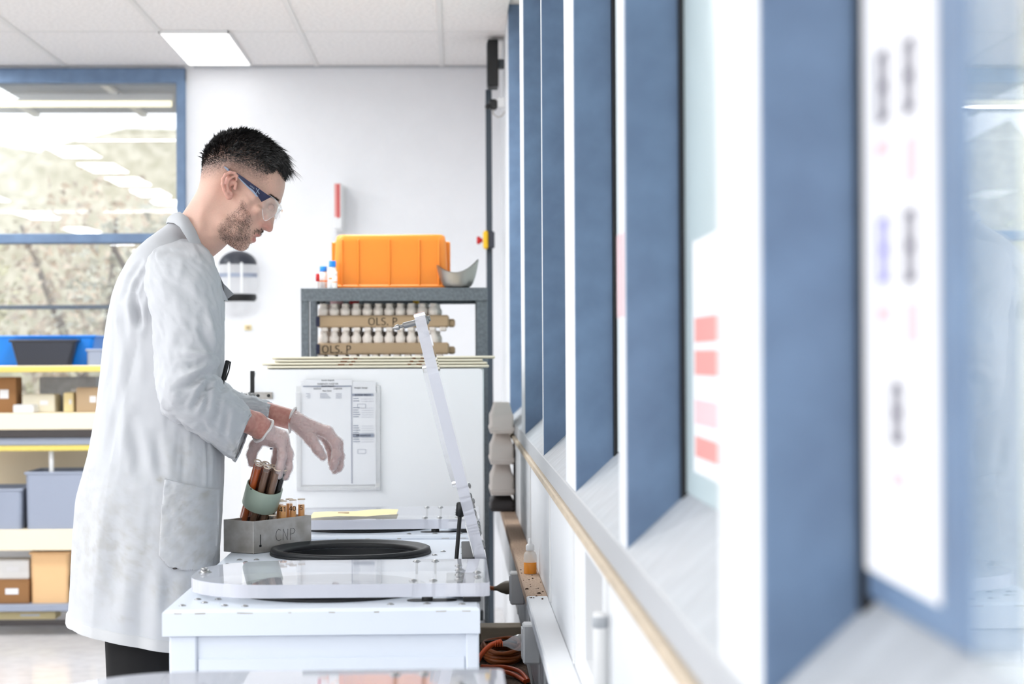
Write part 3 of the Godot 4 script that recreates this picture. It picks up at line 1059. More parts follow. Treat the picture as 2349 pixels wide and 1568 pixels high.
func make_cabinet() -> void:
	# ---- white cabinet with a door
	var t := thing("test_cabinet", "white steel cabinet with latched door and clipboard of forms", "cabinet", V(-0.29, 0, -5.7))
	var b := t.position
	var mb := MB.new()
	mb.span(V(-0.668, 0.05, -5.73), V(0.088, 1.183, -6.32), 0.006)
	part(t, "body", mb, M.cabinet_white, b)
	mb = MB.new()
	mb.extrude(rounded(-0.622, 0.08, 0.083, 1.180, [0.012, 0.012, 0.012, 0.025], 6), 0.03, Transform3D(Basis.IDENTITY, V(0, 0, -5.715)))
	var door := part(t, "door", mb, M.cabinet_white, b)
	mb = MB.new()
	mb.span(V(-0.640, 0.08, -5.731), V(-0.622, 1.17, -5.716))
	part(t, "door_seal", mb, M.cabinet_white, b)
	mb = MB.new()
	mb.span(P(583, 915, 5.68), P(625, 899, 5.68) - V(0, 0, 0.006), 0.001)
	var hp := part(door, "latch_plate", mb, M.dull_steel, b)
	for x in [592, 616]:
		mb = MB.new()
		screw(mb, P(x, 907, 5.679), V(0, 0, 1), 0.004)
		part(door, "latch_screw", mb, M.black_plastic, b)
	mb = MB.new()
	mb.tube(PackedVector3Array([P(538, 907, 5.66), P(560, 907, 5.66), P(584, 905, 5.67)]), [0.008, 0.008, 0.006], 12)
	mb.cyl(P(548, 907, 5.66), P(556, 907, 5.66), 0.014, 16, 0.002)
	mb.cyl(P(568, 906, 5.66), P(574, 906, 5.66), 0.013, 16, 0.002)
	part(door, "latch_rod", mb, M.steel, b)
	mb = MB.new()
	mb.span(P(574, 912, 5.69), P(583, 850, 5.69) - V(0, 0, 0.02), 0.001)
	part(t, "handle_bar", mb, M.black_plastic, b)
	for s in [[-0.62, -5.76], [0.04, -5.76], [-0.62, -6.28], [0.04, -6.28]]:
		mb = MB.new()
		mb.cyl(V(s[0], 0, s[1]), V(s[0], 0.052, s[1]), 0.02, 12, 0.003)
		part(t, "foot", mb, M.rubber, b)
	# ---- clipboard pocket and the form in it
	var c := thing("clipboard", "clear document pocket hung on the white cabinet door", "clipboard", P(775, 1125, 5.684))
	mb = MB.new()
	mb.span(P(680, 1125, 5.684), P(872, 884, 5.684) + V(0, 0, 0.003), 0.001)
	part(c, "backing", mb, M.white_plastic, c.position)
	mb = MB.new()
	mb.span(P(680, 1125, 5.675), P(872, 1116, 5.675) + V(0, 0, 0.008), 0.001)
	part(c, "lip", mb, M.clear_plastic, c.position)
	for x in [[680, 690], [862, 872]]:
		mb = MB.new()
		mb.span(P(x[0], 1125, 5.675), P(x[1], 900, 5.675) + V(0, 0, 0.006), 0.001)
		part(c, "side_rail", mb, M.clear_plastic, c.position)
	var f := thing("printed_form", "white printed forms with grey headings in the door pocket", "paper", P(778, 1112, 5.679))
	mb = MB.new()
	mb.span(P(692, 1112, 5.679), P(862, 875, 5.679) + V(0, 0, 0.0012))
	part(f, "sheet", mb, M.paper, f.position)
	mb = MB.new()
	mb.span(P(697, 884, 5.677), P(808, 870, 5.677) + V(0, 0, 0.001))
	part(f, "under_sheet", mb, M.paper, f.position)
	var z := 5.6765
	var bar := func(x0: float, y0: float, x1: float, y1: float, m: Material, nm: String) -> void:
		var q := MB.new()
		q.span(P(x0, y1, z), P(x1, y0, z) + V(0, 0, 0.0004))
		part(f, nm, q, m, f.position)
	bar.call(697, 870, 808, 874, M.grey_print, "heading_band")
	bar.call(695, 884, 806, 887, M.grey_print, "heading_band")
	bar.call(808, 902, 856, 908, M.grey_print, "heading_band")
	bar.call(809, 994, 858, 1002, M.grey_print, "heading_band")
	bar.call(806, 884, 807, 1108, M.faint_print, "ruled_line")
	for e in [["Batch Report", 752, 871.8, 0.0028], ["SAMPLES / LIQUOR", 752, 880, 0.005], ["Batch Report", 752, 885.4, 0.0024], ["BATCH", 728, 891, 0.005], ["LIQUOR", 775, 891, 0.005], ["Run Date", 750, 896, 0.004], ["Weight Range", 828, 889, 0.0045], ["Analysis Report", 832, 905, 0.005], ["Re-analysis", 834, 998, 0.006]]:
		var tm := share(f, "print", text_mesh(e[0], e[3], 0.0003, "Droid Serif"), M.ink, P(e[1], e[2], z - 0.0008) - f.position)
		tm.set_meta("label", "small dark printed words")
	for k in 4:
		bar.call(702 + (k % 2) * 3, 902 + k * 3.2, 712, 903 + k * 3.2, M.faint_print, "ruled_line")
		bar.call(734, 902 + k * 3.2, 750 + k * 3, 903 + k * 3.2, M.grey_print, "ruled_line")
		bar.call(770, 902 + k * 3.2, 784, 903 + k * 3.2, M.faint_print, "ruled_line")
	for k in 18:
		if k in [2, 3, 9]:
			continue
		var y := 913 + k * 5.2 + (10 if k > 8 else 0)
		bar.call(810, y, 822 + (k * 7) % 5, y + 1.6, M.grey_print, "ruled_line")
		bar.call(829, y + 1.4, 857, y + 2.0, M.faint_print, "ruled_line")
	for y in [926, 1030]:
		bar.call(820, y, 839, y + 0.8, M.faint_print, "ruled_line")
		bar.call(820, y + 9, 839, y + 9.8, M.faint_print, "ruled_line")
		bar.call(820, y, 820.8, y + 9, M.faint_print, "ruled_line")
		bar.call(838.2, y, 839, y + 9, M.faint_print, "ruled_line")
	# ---- boards stacked on the cabinet
	var y := 1.183
	var bl := ["cream sheet metal tray at the foot of the stack on the cabinet", "thin cream tray second from the foot of the stack", "cream tray third from the foot of the stack", "topmost cream tray of the stack on the cabinet"]
	var bx := [[612, 1122], [600, 1118], [628, 1108], [622, 1136]]
	for k in 4:
		var q := thing("flat_tray", bl[k], "tray", V(-0.28, y, -5.98), "flat trays stacked on the cabinet")
		var x0 := P(bx[k][0], 830, 5.72).x
		var x1 := P(bx[k][1], 830, 5.72).x
		var h := 0.0085
		mb = MB.new()
		mb.span(V(x0, y, -5.72 - 0.01 * k), V(x1, y + h, -6.28), 0.002)
		part(q, "sheet", mb, M.cream_panel, q.position)
		mb = MB.new()
		mb.span(V(x0 + 0.004, y + h * 0.25, -5.72 - 0.01 * k + 0.006), V(x1 - 0.004, y + h * 0.8, -5.72 - 0.01 * k), 0.0015)
		part(q, "rolled_edge", mb, M.cream_panel, q.position)
		if k > 0:
			mb = MB.new()
			for xx in [[770, 15], [795, 9], [950, 12], [930, 8]]:
				var px := P(xx[0] + k * 5, 830, 5.72).x
				mb.span(V(px, y - 0.001, -5.7135 - 0.01 * k + 0.001), V(px + xx[1] / 730.0, y + h * 0.5, -5.716 - 0.01 * k), 0.0006)
			part(q, "rust_patches", mb, M.rust, q.position).set_meta("kind", "stuff")
		y += h + 0.0008
	# ---- grey steel rack behind
	var rd := 6.5
	var lx := P(690, 700, rd).x
	var rx := P(1119, 700, rd).x
	var ty := P(900, 660, rd).y
	t = thing("steel_rack", "grey painted steel rack standing behind the white cabinet", "rack", V((lx + rx) / 2, 0, -6.72))
	b = t.position
	mb = MB.new()
	mb.span(V(lx, ty - 0.004, -6.5), V(rx, ty, -6.95), 0.001)
	part(t, "top_shelf", mb, M.grey_steel, b)
	for e in [[-6.5, -6.505], [-6.945, -6.95]]:
		mb = MB.new()
		mb.span(V(lx, ty - 0.046, e[0]), V(rx, ty - 0.002, e[1]), 0.001)
		part(t, "edge_angle", mb, M.grey_steel, b)
	for x in [lx, rx - 0.04]:
		for zz in [-6.507, -6.903]:
			mb = MB.new()
			mb.span(V(x, 0, zz), V(x + 0.027 if x == lx else x + 0.04, ty - 0.003, zz - 0.04), 0.002)
			part(t, "leg", mb, M.grey_steel, b)
	var sy := P(900, 815, 6.55).y - 0.01
	mb = MB.new()
	mb.span(V(lx, sy - 0.02, -6.51), V(rx, sy, -6.94), 0.002)
	part(t, "middle_shelf", mb, M.grey_steel, b)
	mb = MB.new()
	mb.span(V(lx, 0.25, -6.51), V(rx, 0.27, -6.94), 0.002)
	part(t, "bottom_shelf", mb, M.grey_steel, b)
	# ---- orange crate turned upside down
	var od := 6.56
	var w0 := P(764, 660, od)
	var w1 := P(1028, 660, od)
	var cw := w1.x - w0.x
	var ch := P(900, 537, od).y - ty
	t = thing("orange_crate", "bright orange ribbed plastic crate lying upside down on the rack", "crate", V((w0.x + w1.x) / 2, ty, -od - 0.15))
	mb = MB.new()
	var rings := []
	for e in [[0.0, 1.0, 0.02], [0.012, 1.0, 0.02], [ch * 0.86, 0.965, 0.03], [ch * 0.97, 0.945, 0.03], [ch, 0.90, 0.03]]:
		var r := PackedVector3Array()
		for q in rounded(-cw / 2 * e[1], -0.15 * e[1], cw / 2 * e[1], 0.15 * e[1], [e[2], e[2], e[2], e[2]], 5):
			r.append(V(q.x, e[0], -q.y))
		rings.append(r)
	mb.loft(rings, true, false, true)
	part(t, "shell", mb, M.orange_plastic)
	for fx in [-0.42, -0.28, -0.01, 0.25, 0.42]:
		mb = MB.new()
		mb.box(V(cw * fx, ch * 0.46, 0.147), V(0.006, ch * 0.9, 0.012), 0.002, Basis(V(1, 0, 0), -0.028))
		part(t, "rib", mb, M.orange_plastic)
	mb = MB.new()
	mb.span(V(-cw / 2 - 0.006, 0.0, -0.156), V(cw / 2 + 0.006, 0.014, 0.156), 0.005)
	part(t, "rim", mb, M.orange_plastic)
	for s in [-1.0, 1.0]:
		mb = MB.new()
		mb.box(V(s * (cw / 2 - 0.002), ch * 0.45, 0.0), V(0.02, ch * 0.86, 0.2), 0.004)
		part(t, "end_rib", mb, M.orange_plastic)
	# ---- steel scoop bowl
	var bd := 6.56
	var bc := P(1050, 657, bd)
	t = thing("steel_bowl", "dented steel scoop bowl with a cut away rim beside the orange crate", "bowl", V(bc.x, ty, -bd + 0.02))
	for side in 2:
		mb = MB.new()
		rings = []
		var off := 0.0 if side == 0 else 0.0025
		for i in 12:
			var u := i / 11.0
			var r := PackedVector3Array()
			for j in 40:
				var a := TAU * j / 40
				var rim := 0.072 + 0.020 * cos(2 * a) + 0.010 * cos(a)
				var hgt := rim * pow(u, 1.7) + off
				var rad := (0.028 + 0.048 * pow(u, 0.55)) - off
				r.append(V(cos(a) * rad, hgt, -sin(a) * rad * 0.8))
			rings.append(r)
		if side == 1:
			for i in rings.size():
				rings[i].reverse()
			mb.loft(rings, true, false, false)
			mb.fan(rings[0], true)
			part(t, "inside", mb, M.scoop_steel)
		else:
			mb.loft(rings, true, true, false)
			part(t, "outside", mb, mat("scoop_steel", Color(0.62, 0.60, 0.58), 0.33, 0.75))
	# ---- small bottles and a marker beside the crate
	small_bottle("blue capped white vial standing at the crate's end", P(742, 660, 6.62), 0.0135, 0.083, M.blue_plastic, ty)
	small_bottle("blue capped white vial squeezed against the orange crate", P(763, 660, 6.53), 0.013, 0.098, M.blue_plastic, ty)
	small_bottle("white capped vial with orange label in front of the crate", P(768, 660, 6.505), 0.009, 0.06, M.white_plastic, ty)
	var mk := thing("marker_pen", "short red marker standing on the rack's corner", "marker", V(P(729, 660, 6.6).x, ty, -6.6))
	mb = MB.new()
	mb.lathe(PackedVector2Array([Vector2(0, 0), Vector2(0.006, 0), Vector2(0.0065, 0.03), Vector2(0, 0.03)]), 14)
	part(mk, "barrel", mb, M.white_plastic)
	mb = MB.new()
	mb.lathe(PackedVector2Array([Vector2(0, 0.0), Vector2(0.007, 0.03), Vector2(0.007, 0.052), Vector2(0.005, 0.056), Vector2(0, 0.056)]), 14)
	part(mk, "cap", mb, M.red_plastic)
	make_sample_trays(sy)

func small_bottle(label: String, at: Vector3, r: float, h: float, cap: Material, y: float) -> void:
	var t := thing("vial", label, "vial", V(at.x, y, at.z))
	var mb := MB.new()
	mb.lathe(PackedVector2Array([Vector2(0, 0), Vector2(r * 0.9, 0), Vector2(r, 0.002), Vector2(r, h * 0.72), Vector2(r * 0.7, h * 0.78), Vector2(r * 0.7, h * 0.8), Vector2(0, h * 0.8)]), 18)
	part(t, "body", mb, M.white_plastic)
	mb = MB.new()
	mb.lathe(PackedVector2Array([Vector2(0, h * 0.78), Vector2(r * 0.95, h * 0.78), Vector2(r * 0.95, h * 0.98), Vector2(r * 0.85, h), Vector2(0, h)]), 18)
	part(t, "cap", mb, cap)
	mb = MB.new()
	mb.lathe(PackedVector2Array([Vector2(r * 1.01, h * 0.33), Vector2(r * 1.015, h * 0.34), Vector2(r * 1.015, h * 0.38), Vector2(r * 1.01, h * 0.39)]), 18)
	part(t, "label_band", mb, M.orange_plastic)

func make_sample_trays(sy: float) -> void:
	var d := 6.56
	var x0 := P(726, 740, d).x
	var x1 := P(1030, 740, d).x
	var lay := [["lower cardboard sample tray lettered at its blue end", 0.0, "OLS. P", P(772, 790, d).x, 812.0, 782.0], ["upper cardboard sample tray lettered in its middle", 1.0, "OLS. P", P(878, 742, d).x, 756.0, 726.0]]
	var cup := MB.new()
	cup.lathe(PackedVector2Array([Vector2(0, 0), Vector2(0.0165, 0), Vector2(0.0185, 0.012), Vector2(0.0178, 0.022), Vector2(0.0125, 0.028), Vector2(0.0115, 0.036), Vector2(0.0125, 0.040), Vector2(0.0115, 0.0425), Vector2(0, 0.0425)]), 16, Transform3D.IDENTITY, 0.5)
	var cup_mesh := cup.mesh()
	var y := sy
	for k in 2:
		var e: Array = lay[k]
		var h := 0.056
		var t := thing("sample_tray", e[0], "tray", V((x0 + x1) / 2, y, -d - 0.1), "cardboard sample trays inside the rack")
		var b := t.position
		var mb := MB.new()
		var r0 := x0 + 0.012 * k
		for n in 12:     # feet of the tray with gaps between
			mb.span(V(r0 + 0.004 + n * 0.0385, y, -d), V(r0 + 0.028 + n * 0.0385, y + 0.013, -d - 0.2), 0.003)
		part(t, "feet", mb, M.cup_white, b)
		mb = MB.new()
		mb.span(V(x0, y + 0.013, -d), V(x1, y + h, -d - 0.2), 0.006)
		part(t, "body", mb, M.tray_card, b)
		mb = MB.new()
		mb.span(V(x1 - 0.004, y + 0.014, -d - 0.02), V(x1 + 0.022, y + h - 0.014, -d - 0.18), 0.006)
		part(t, "end_lug", mb, M.tray_card, b)
		mb = MB.new()
		mb.span(V(x0 - 0.002, y + 0.016, -d + 0.0015), V(x0 + 0.012, y + h - 0.004, -d - 0.02), 0.001)
		part(t, "blue_tape", mb, M.navy_plastic, b)
		var tm := share(t, "lettering", text_mesh(e[2], 0.027, 0.0006), M.ink, V(e[3], y + 0.033, -d + 0.0008) - b)
		tm.set_meta("label", "black handwritten letters")
		for row in 3:
			for n in 11:
				var o := MeshInstance3D.new()
				o.mesh = cup_mesh
				o.material_override = M.cup_white
				o.set_surface_override_material(0, M.cup_white)
				o.name = numbered("sample_cup")
				add_child(o)
				o.position = V(x0 + 0.022 + n * 0.0395 + 0.006 * row, y + h, -d - 0.03 - row * 0.06)
				o.set_meta("label", "small pale sample cup in the %s of the %s cardboard tray" % [["row above the lettering", "middle row", "row farthest behind the lettering"][row], ["lower", "upper"][k]])
				o.set_meta("category", "cup")
				o.set_meta("group", "sample cups in the %s of the %s tray" % [["lettered row", "middle row", "rear row"][row], ["lower", "upper"][k]])
		y += h + 0.0425
	# caps of things lying on the upper cups
	var odd := [["dark cap lying on the upper sample cups", 740, 12, M.black_plastic], ["pink lid lying on the upper sample cups", 772, 30, M.pale_red_print], ["red lid lying on the upper sample cups", 812, 24, M.red_plastic], ["yellow cap lying on the upper sample cups", 954, 14, M.yellow_plastic]]
	for o in odd:
		var t := thing("lid", o[0], "lid", V(P(o[1], 700, 6.66).x, y, -6.67))
		var mb := MB.new()
		var r: float = o[2] / 636.0 * 0.5
		mb.lathe(PackedVector2Array([Vector2(0, 0), Vector2(r, 0), Vector2(r, 0.011), Vector2(r * 0.9, 0.014), Vector2(0, 0.014)]), 20)
		part(t, "disc", mb, o[3])
		mb = MB.new()
		mb.lathe(PackedVector2Array([Vector2(r * 0.85, 0.013), Vector2(r * 0.85, 0.0165), Vector2(r * 0.75, 0.0165), Vector2(r * 0.75, 0.013)]), 20)
		part(t, "raised_ring", mb, o[3])

func make_background() -> void:
	var mb := MB.new()
	# ---- corner post with emergency stop
	var pd := 8.2
	var px0 := P(1117, 815, pd).x
	var px1 := P(1131, 815, pd).x
	var t := thing("steel_post", "dark slate steel post standing in the room's corner", "post", V((px0 + px1) / 2, 0, -pd))
	mb.span(V(px0, 0.012, -pd), V(px1, P(1124, 205, pd).y, -pd - 0.04), 0.002)
	part(t, "upright", mb, mat("slate_post", Color(0.20, 0.24, 0.28), 0.5), t.position)
	mb = MB.new()
	mb.span(V(px0 - 0.03, 0, -pd + 0.03), V(px1 + 0.02, 0.012, -pd - 0.07), 0.003)
	part(t, "base_plate", mb, M.slate_post, t.position)
	var e := P(1122, 551, pd - 0.02)
	t = thing("stop_button", "red emergency stop button on a yellow box on the post", "switch", e)
	mb = MB.new()
	mb.span(P(1120, 570, pd - 0.01), P(1134, 532, pd - 0.01) + V(0, 0, 0.05), 0.004)
	part(t, "back_box", mb, M.slate_plastic, e)
	mb = MB.new()
	mb.span(P(1108, 572, pd - 0.01), P(1120, 530, pd - 0.01) + V(0, 0, 0.05), 0.008)
	part(t, "yellow_cover", mb, M.yellow_plastic, e)
	mb = MB.new()
	var sx := P(1107, 551, pd - 0.035)
	mb.cyl(sx, sx - V(0.010, 0, 0), 0.010, 16, 0.001)
	mb.cyl(sx - V(0.010, 0, 0), sx - V(0.026, 0, 0), 0.017, 18, 0.003)
	part(t, "mushroom_head", mb, M.red_plastic, e)
	# ---- speaker and camera on the wall
	var s0 := P(1119, 198, 8.0)
	var s1 := P(1143, 90, 8.0)
	t = thing("wall_speaker", "slim black loudspeaker mounted high in the corner", "speaker", V((s0.x + s1.x) / 2, s0.y, -8.05))
	mb = MB.new()
	mb.span(V(s0.x, s0.y, -8.0), V(s1.x, s1.y, -8.12), 0.004)
	part(t, "case", mb, M.black_plastic, t.position)
	mb = MB.new()
	mb.span(V(s0.x - 0.003, s0.y + 0.01, -8.01), V(s0.x, s1.y - 0.01, -8.11), 0.001)
	part(t, "grille", mb, M.slate_plastic, t.position)
	mb = MB.new()
	mb.span(V(s1.x, s1.y - 0.12, -8.04), V(WX, s1.y - 0.08, -8.08), 0.003)
	part(t, "bracket", mb, M.grey_steel, t.position)
	var c0 := P(1131, 240, 8.0)
	t = thing("wall_camera", "small black camera with loose wire below the loudspeaker", "camera", c0)
	mb = MB.new()
	mb.box(c0, V(0.036, 0.045, 0.05), 0.008)
	part(t, "case", mb, M.black_plastic, c0)
	mb = MB.new()
	mb.cyl(c0 + V(-0.016, -0.008, 0.02), c0 + V(-0.03, -0.016, 0.03), 0.011, 14, 0.002)
	part(t, "eye", mb, M.black_plastic, c0)
	mb = MB.new()
	mb.span(c0 + V(0.016, -0.012, -0.01), V(WX, c0.y + 0.03, c0.z + 0.012), 0.003)
	part(t, "bracket", mb, M.white_plastic, c0)
	mb = MB.new()
	mb.tube(PackedVector3Array([c0 + V(0, -0.02, 0), c0 + V(0.0, -0.04, 0), c0 + V(0.02, -0.055, 0), V(WX - 0.012, c0.y - 0.05, c0.z), V(WX, c0.y - 0.03, c0.z)]), 0.003, 8)
	part(t, "wire", mb, M.dull_steel, c0)
	# ---- projecting sign on the back wall
	var g0 := P(766, 525, 8.64)
	var g1 := P(788, 420, 8.64)
	t = thing("flag_sign", "red and white sign jutting from the back wall", "sign", V((g0.x + g1.x) / 2, g0.y, -8.74))
	mb = MB.new()
	mb.span(V(g0.x, g0.y, -8.62), V(g1.x - 0.008, g1.y, -8.83), 0.004)
	part(t, "board", mb, M.white_plastic, t.position)
	mb = MB.new()
	mb.span(V(g0.x + 0.004, g0.y + 0.055, -8.618), V(g1.x - 0.014, g1.y - 0.004, -8.621))
	part(t, "red_edge", mb, M.red_print, t.position)
	mb = MB.new()
	mb.span(V(g0.x + 0.018, g0.y + 0.05, -8.6165), V(g0.x + 0.026, g1.y - 0.006, -8.6185))
	part(t, "red_stripe", mb, M.red_plastic, t.position)
	mb = MB.new()
	mb.span(V(g0.x - 0.006, g0.y - 0.006, -8.80), V(g1.x, g1.y + 0.004, -8.84), 0.002)
	part(t, "wall_bracket", mb, M.white_plastic, t.position)
	# ---- face shield hung on the wall
	var f := P(540, 690, 8.66)
	t = thing("face_shield", "clear face shield with black crown and chin strip on a wall hook", "face shield", f)
	var pxm := FPX / 8.66
	var half := 44.0 / pxm
	var H := 118.0 / pxm
	var arc := func(y: float, r: float, squash: float, n: int) -> PackedVector3Array:
		var out := PackedVector3Array()
		for i in n + 1:
			var a := PI * i / n
			out.append(f + V(cos(a) * r, y, -0.11 + sin(a) * r * squash))
		return out
	mb = MB.new()
	mb.loft([arc.call(0.03, half * 0.95, 1.0, 18), arc.call(H * 0.5, half, 1.0, 18), arc.call(H * 0.72, half, 1.0, 18)], false, false, false)
	part(t, "visor", mb, M.clear_plastic, f)
	mb = MB.new()
	var dome := []
	for i in 7:
		var a := PI * 0.5 * i / 6
		dome.append(arc.call(H * 0.72 + sin(a) * H * 0.28, maxf(half * cos(a), 0.004), 1.05, 18))
	mb.loft(dome, false, false, false)
	part(t, "crown", mb, M.slate_plastic, f)
	mb = MB.new()
	mb.loft([arc.call(0.0, half * 0.85, 1.02, 18), arc.call(0.012, half * 0.98, 1.03, 18), arc.call(0.035, half * 0.96, 1.03, 18)], false, false, false)
	part(t, "chin_strip", mb, M.black_plastic, f)
	mb = MB.new()
	mb.loft([arc.call(H * 0.47, half * 1.01, 1.02, 18), arc.call(H * 0.55, half * 1.01, 1.02, 18)], false, false, false)
	part(t, "head_band", mb, M.grey_plastic, f)
	for a in [-0.35, 0.3]:
		mb = MB.new()
		mb.box(f + V(half * a, H * 0.45, -0.11 + half * 1.0), V(0.012, H * 0.6, 0.004), 0.001)
		part(t, "upright_strap", mb, M.white_plastic, f)
	mb = MB.new()
	mb.tube(PackedVector3Array([f + V(0, H * 0.8, -0.18), f + V(0, H * 0.8, -0.14), f + V(0, H * 0.86, -0.13)]), 0.006, 8)
	part(t, "hook", mb, M.steel, f)
	t = thing("paper_tag", "small yellowed tag stuck to the wall below the face shield", "tag", P(569, 752, 8.835))
	mb = MB.new()
	mb.span(P(561, 757, 8.835), P(577, 745, 8.835) + V(0, 0, 0.004))
	part(t, "card", mb, M.yellow_paper, t.position)
	mb = MB.new()
	mb.span(P(565, 754, 8.83), P(573, 748, 8.83) + V(0, 0, 0.001))
	part(t, "print", mb, M.tray_card, t.position)
	make_shelving()

func shelf_board(t: Node3D, nm: String, y0: float, y1: float, d: float, m: Material, x0: float, x1: float, deep := 0.45) -> void:
	var mb := MB.new()
	mb.span(V(x0, y0, -d), V(x1, y1, -d - deep), 0.003)
	part(t, nm, mb, m, t.position)

func make_shelving() -> void:
	var d := 8.12
	var yy := func(py: float) -> float:
		return P(100, py, d).y
	var xx := func(px: float) -> float:
		return P(px, 1000, d).x
	var xl: float = xx.call(-260)
	var xr: float = xx.call(236)
	var t := thing("shelving", "long storage shelving with pale boards below the back window", "shelf", V((xl + xr) / 2, 0, -d - 0.2))
	# boards with their coloured front edges
	shelf_board(t, "top_board", yy.call(850), yy.call(838), d, M.cream_board, xl, xr)
	shelf_board(t, "yellow_lip", yy.call(853), yy.call(840), d - 0.012, M.yellow_edge, xl, xr, 0.012)
	shelf_board(t, "bench_board", yy.call(985), yy.call(947), d, M.cream_board, xl, xr)
	shelf_board(t, "dark_beam", yy.call(1003), yy.call(985), d + 0.004, M.dark_edge, xl, xr, 0.04)
	shelf_board(t, "grey_beam", yy.call(1022), yy.call(1003), d + 0.02, M.grey_plastic, xl, xr, 0.04)
	shelf_board(t, "yellow_beam", yy.call(1034), yy.call(1022), d + 0.006, M.yellow_edge, xl, xr, 0.04)
	shelf_board(t, "back_board", yy.call(1180), yy.call(1034), d + 0.42, M.cream_board, xl, xr, 0.02)
	shelf_board(t, "lower_board", yy.call(1262), yy.call(1214), d, M.cream_board, xl, xr)
	shelf_board(t, "bottom_board", yy.call(1402), yy.call(1386), d, M.grey_plastic, xl, xr)
	shelf_board(t, "base_beam", yy.call(1434), yy.call(1424), d, M.dark_edge, xl, xr, 0.04)
	for x in [xl, xl + 1.0, xr - 0.04]:
		var mb := MB.new()
		mb.span(V(x, 0, -d - 0.40), V(x + 0.04, yy.call(838), -d - 0.44), 0.002)
		part(t, "rear_upright", mb, M.grey_steel, t.position)
		mb = MB.new()
		mb.span(V(x, 0, -d - 0.02), V(x + 0.03, yy.call(1262), -d - 0.05), 0.002)
		part(t, "front_upright", mb, M.grey_steel, t.position)
	# slim slate rail in front of the window
	var mb := MB.new()
	mb.span(V(xl, yy.call(703), -d - 0.42), V(xx.call(270), yy.call(693), -d - 0.44), 0.002)
	part(t, "high_rail", mb, M.grey_steel, t.position)
	for x in [xl, xx.call(262)]:
		mb = MB.new()
		mb.span(V(x, yy.call(850), -d - 0.425), V(x + 0.02, yy.call(700), -d - 0.44), 0.002)
		part(t, "rail_post", mb, M.grey_steel, t.position)
	var shelf_y: float = yy.call(838)
	# blue crates and the dark tub on the top board
	open_bin("blue_crate", "bright blue plastic crate on the top board behind a dark tub", xx.call(-60), xx.call(206), shelf_y, yy.call(768), d + 0.12, 0.28, M.blue_plastic, 0.05)
	open_bin("dark_tub", "dark slate plastic tub in front of the blue crate", xx.call(20), xx.call(172), shelf_y, yy.call(778), d + 0.02, 0.09, M.slate_plastic, 0.10)
	open_bin("grey_box", "small pale grey box at the end of the top board", xx.call(196), xx.call(234), shelf_y, yy.call(800), d + 0.03, 0.08, M.grey_plastic, 0.0)
	# things on the bench board, seen between the boards
	var by: float = yy.call(947)
	carton("brown carton at the far end of the bench board", xx.call(-60), xx.call(24), by, yy.call(865), d + 0.1, M.brown_card)
	carton("pale carton on the bench board", xx.call(36), xx.call(112), by, yy.call(905), d + 0.12, M.cream_panel)
	carton("low white box lid on the bench board", xx.call(26), xx.call(74), by, yy.call(928), d + 0.03, M.white_plastic)
	carton("yellow card box on the bench board", xx.call(130), xx.call(154), by, yy.call(902), d + 0.14, M.yellow_paper)
	carton("tan carton leaning at the end of the bench board", xx.call(164), xx.call(222), by, yy.call(890), d + 0.10, M.tray_card)
	carton("light grey instrument box behind the cartons", xx.call(60), xx.call(196), by, yy.call(866), d + 0.26, M.sill)
	# grey bins on the lower board with a green capped tube
	var ly: float = yy.call(1214)
	open_bin("grey_bin", "large grey plastic bin holding a green capped tube", xx.call(56), xx.call(212), ly, yy.call(1082), d + 0.01, 0.3, M.grey_plastic, 0.015)
	open_bin("grey_bin", "smaller grey bin beside the large grey bin", xx.call(-60), xx.call(48), ly, yy.call(1120), d + 0.01, 0.3, M.grey_plastic, 0.02)
	var k := thing("capped_tube", "white sample tube with green cap standing in the grey bin", "tube", V(xx.call(112), ly + 0.02, -d - 0.05))
	var b := k.position
	mb = MB.new()
	mb.lathe(PackedVector2Array([Vector2(0, b.y), Vector2(0.011, b.y + 0.005), Vector2(0.011, yy.call(1024)), Vector2(0, yy.call(1024))]), 16, Transform3D(Basis.IDENTITY, V(b.x, 0, b.z)))
	part(k, "barrel", mb, M.white_plastic, b)
	mb = MB.new()
	mb.lathe(PackedVector2Array([Vector2(0, yy.call(1026)), Vector2(0.015, yy.call(1026)), Vector2(0.015, yy.call(1010)), Vector2(0.012, yy.call(1007)), Vector2(0, yy.call(1007))]), 16, Transform3D(Basis.IDENTITY, V(b.x, 0, b.z)))
	part(k, "cap", mb, M.green_plastic, b)
	# bottom board
	var gy: float = yy.call(1386)
	open_bin("tan_jug", "tall translucent tan plastic jug on the bottom board", xx.call(62), xx.call(152), gy, yy.call(1268), d + 0.05, 0.17, M.tan_plastic, 0.012)
	carton("brown carton with sloping lid on the bottom board", xx.call(-60), xx.call(60), gy, yy.call(1332), d + 0.04, M.brown_card)
	carton("white package on the brown carton", xx.call(-60), xx.call(56), yy.call(1332), yy.call(1288), d + 0.08, M.white_plastic)
	open_bin("navy_tub", "small navy tub at the end of the bottom board", xx.call(157), xx.call(196), gy, yy.call(1322), d + 0.04, 0.1, M.navy_plastic, 0.03)
	carton("cream sack behind the tan jug", xx.call(150), xx.call(180), gy, yy.call(1270), d + 0.25, M.cream_board)
	carton("pale yellow strip of card under the bottom board", xx.call(-60), xx.call(120), yy.call(1424), yy.call(1404), d + 0.05, M.yellow_paper)

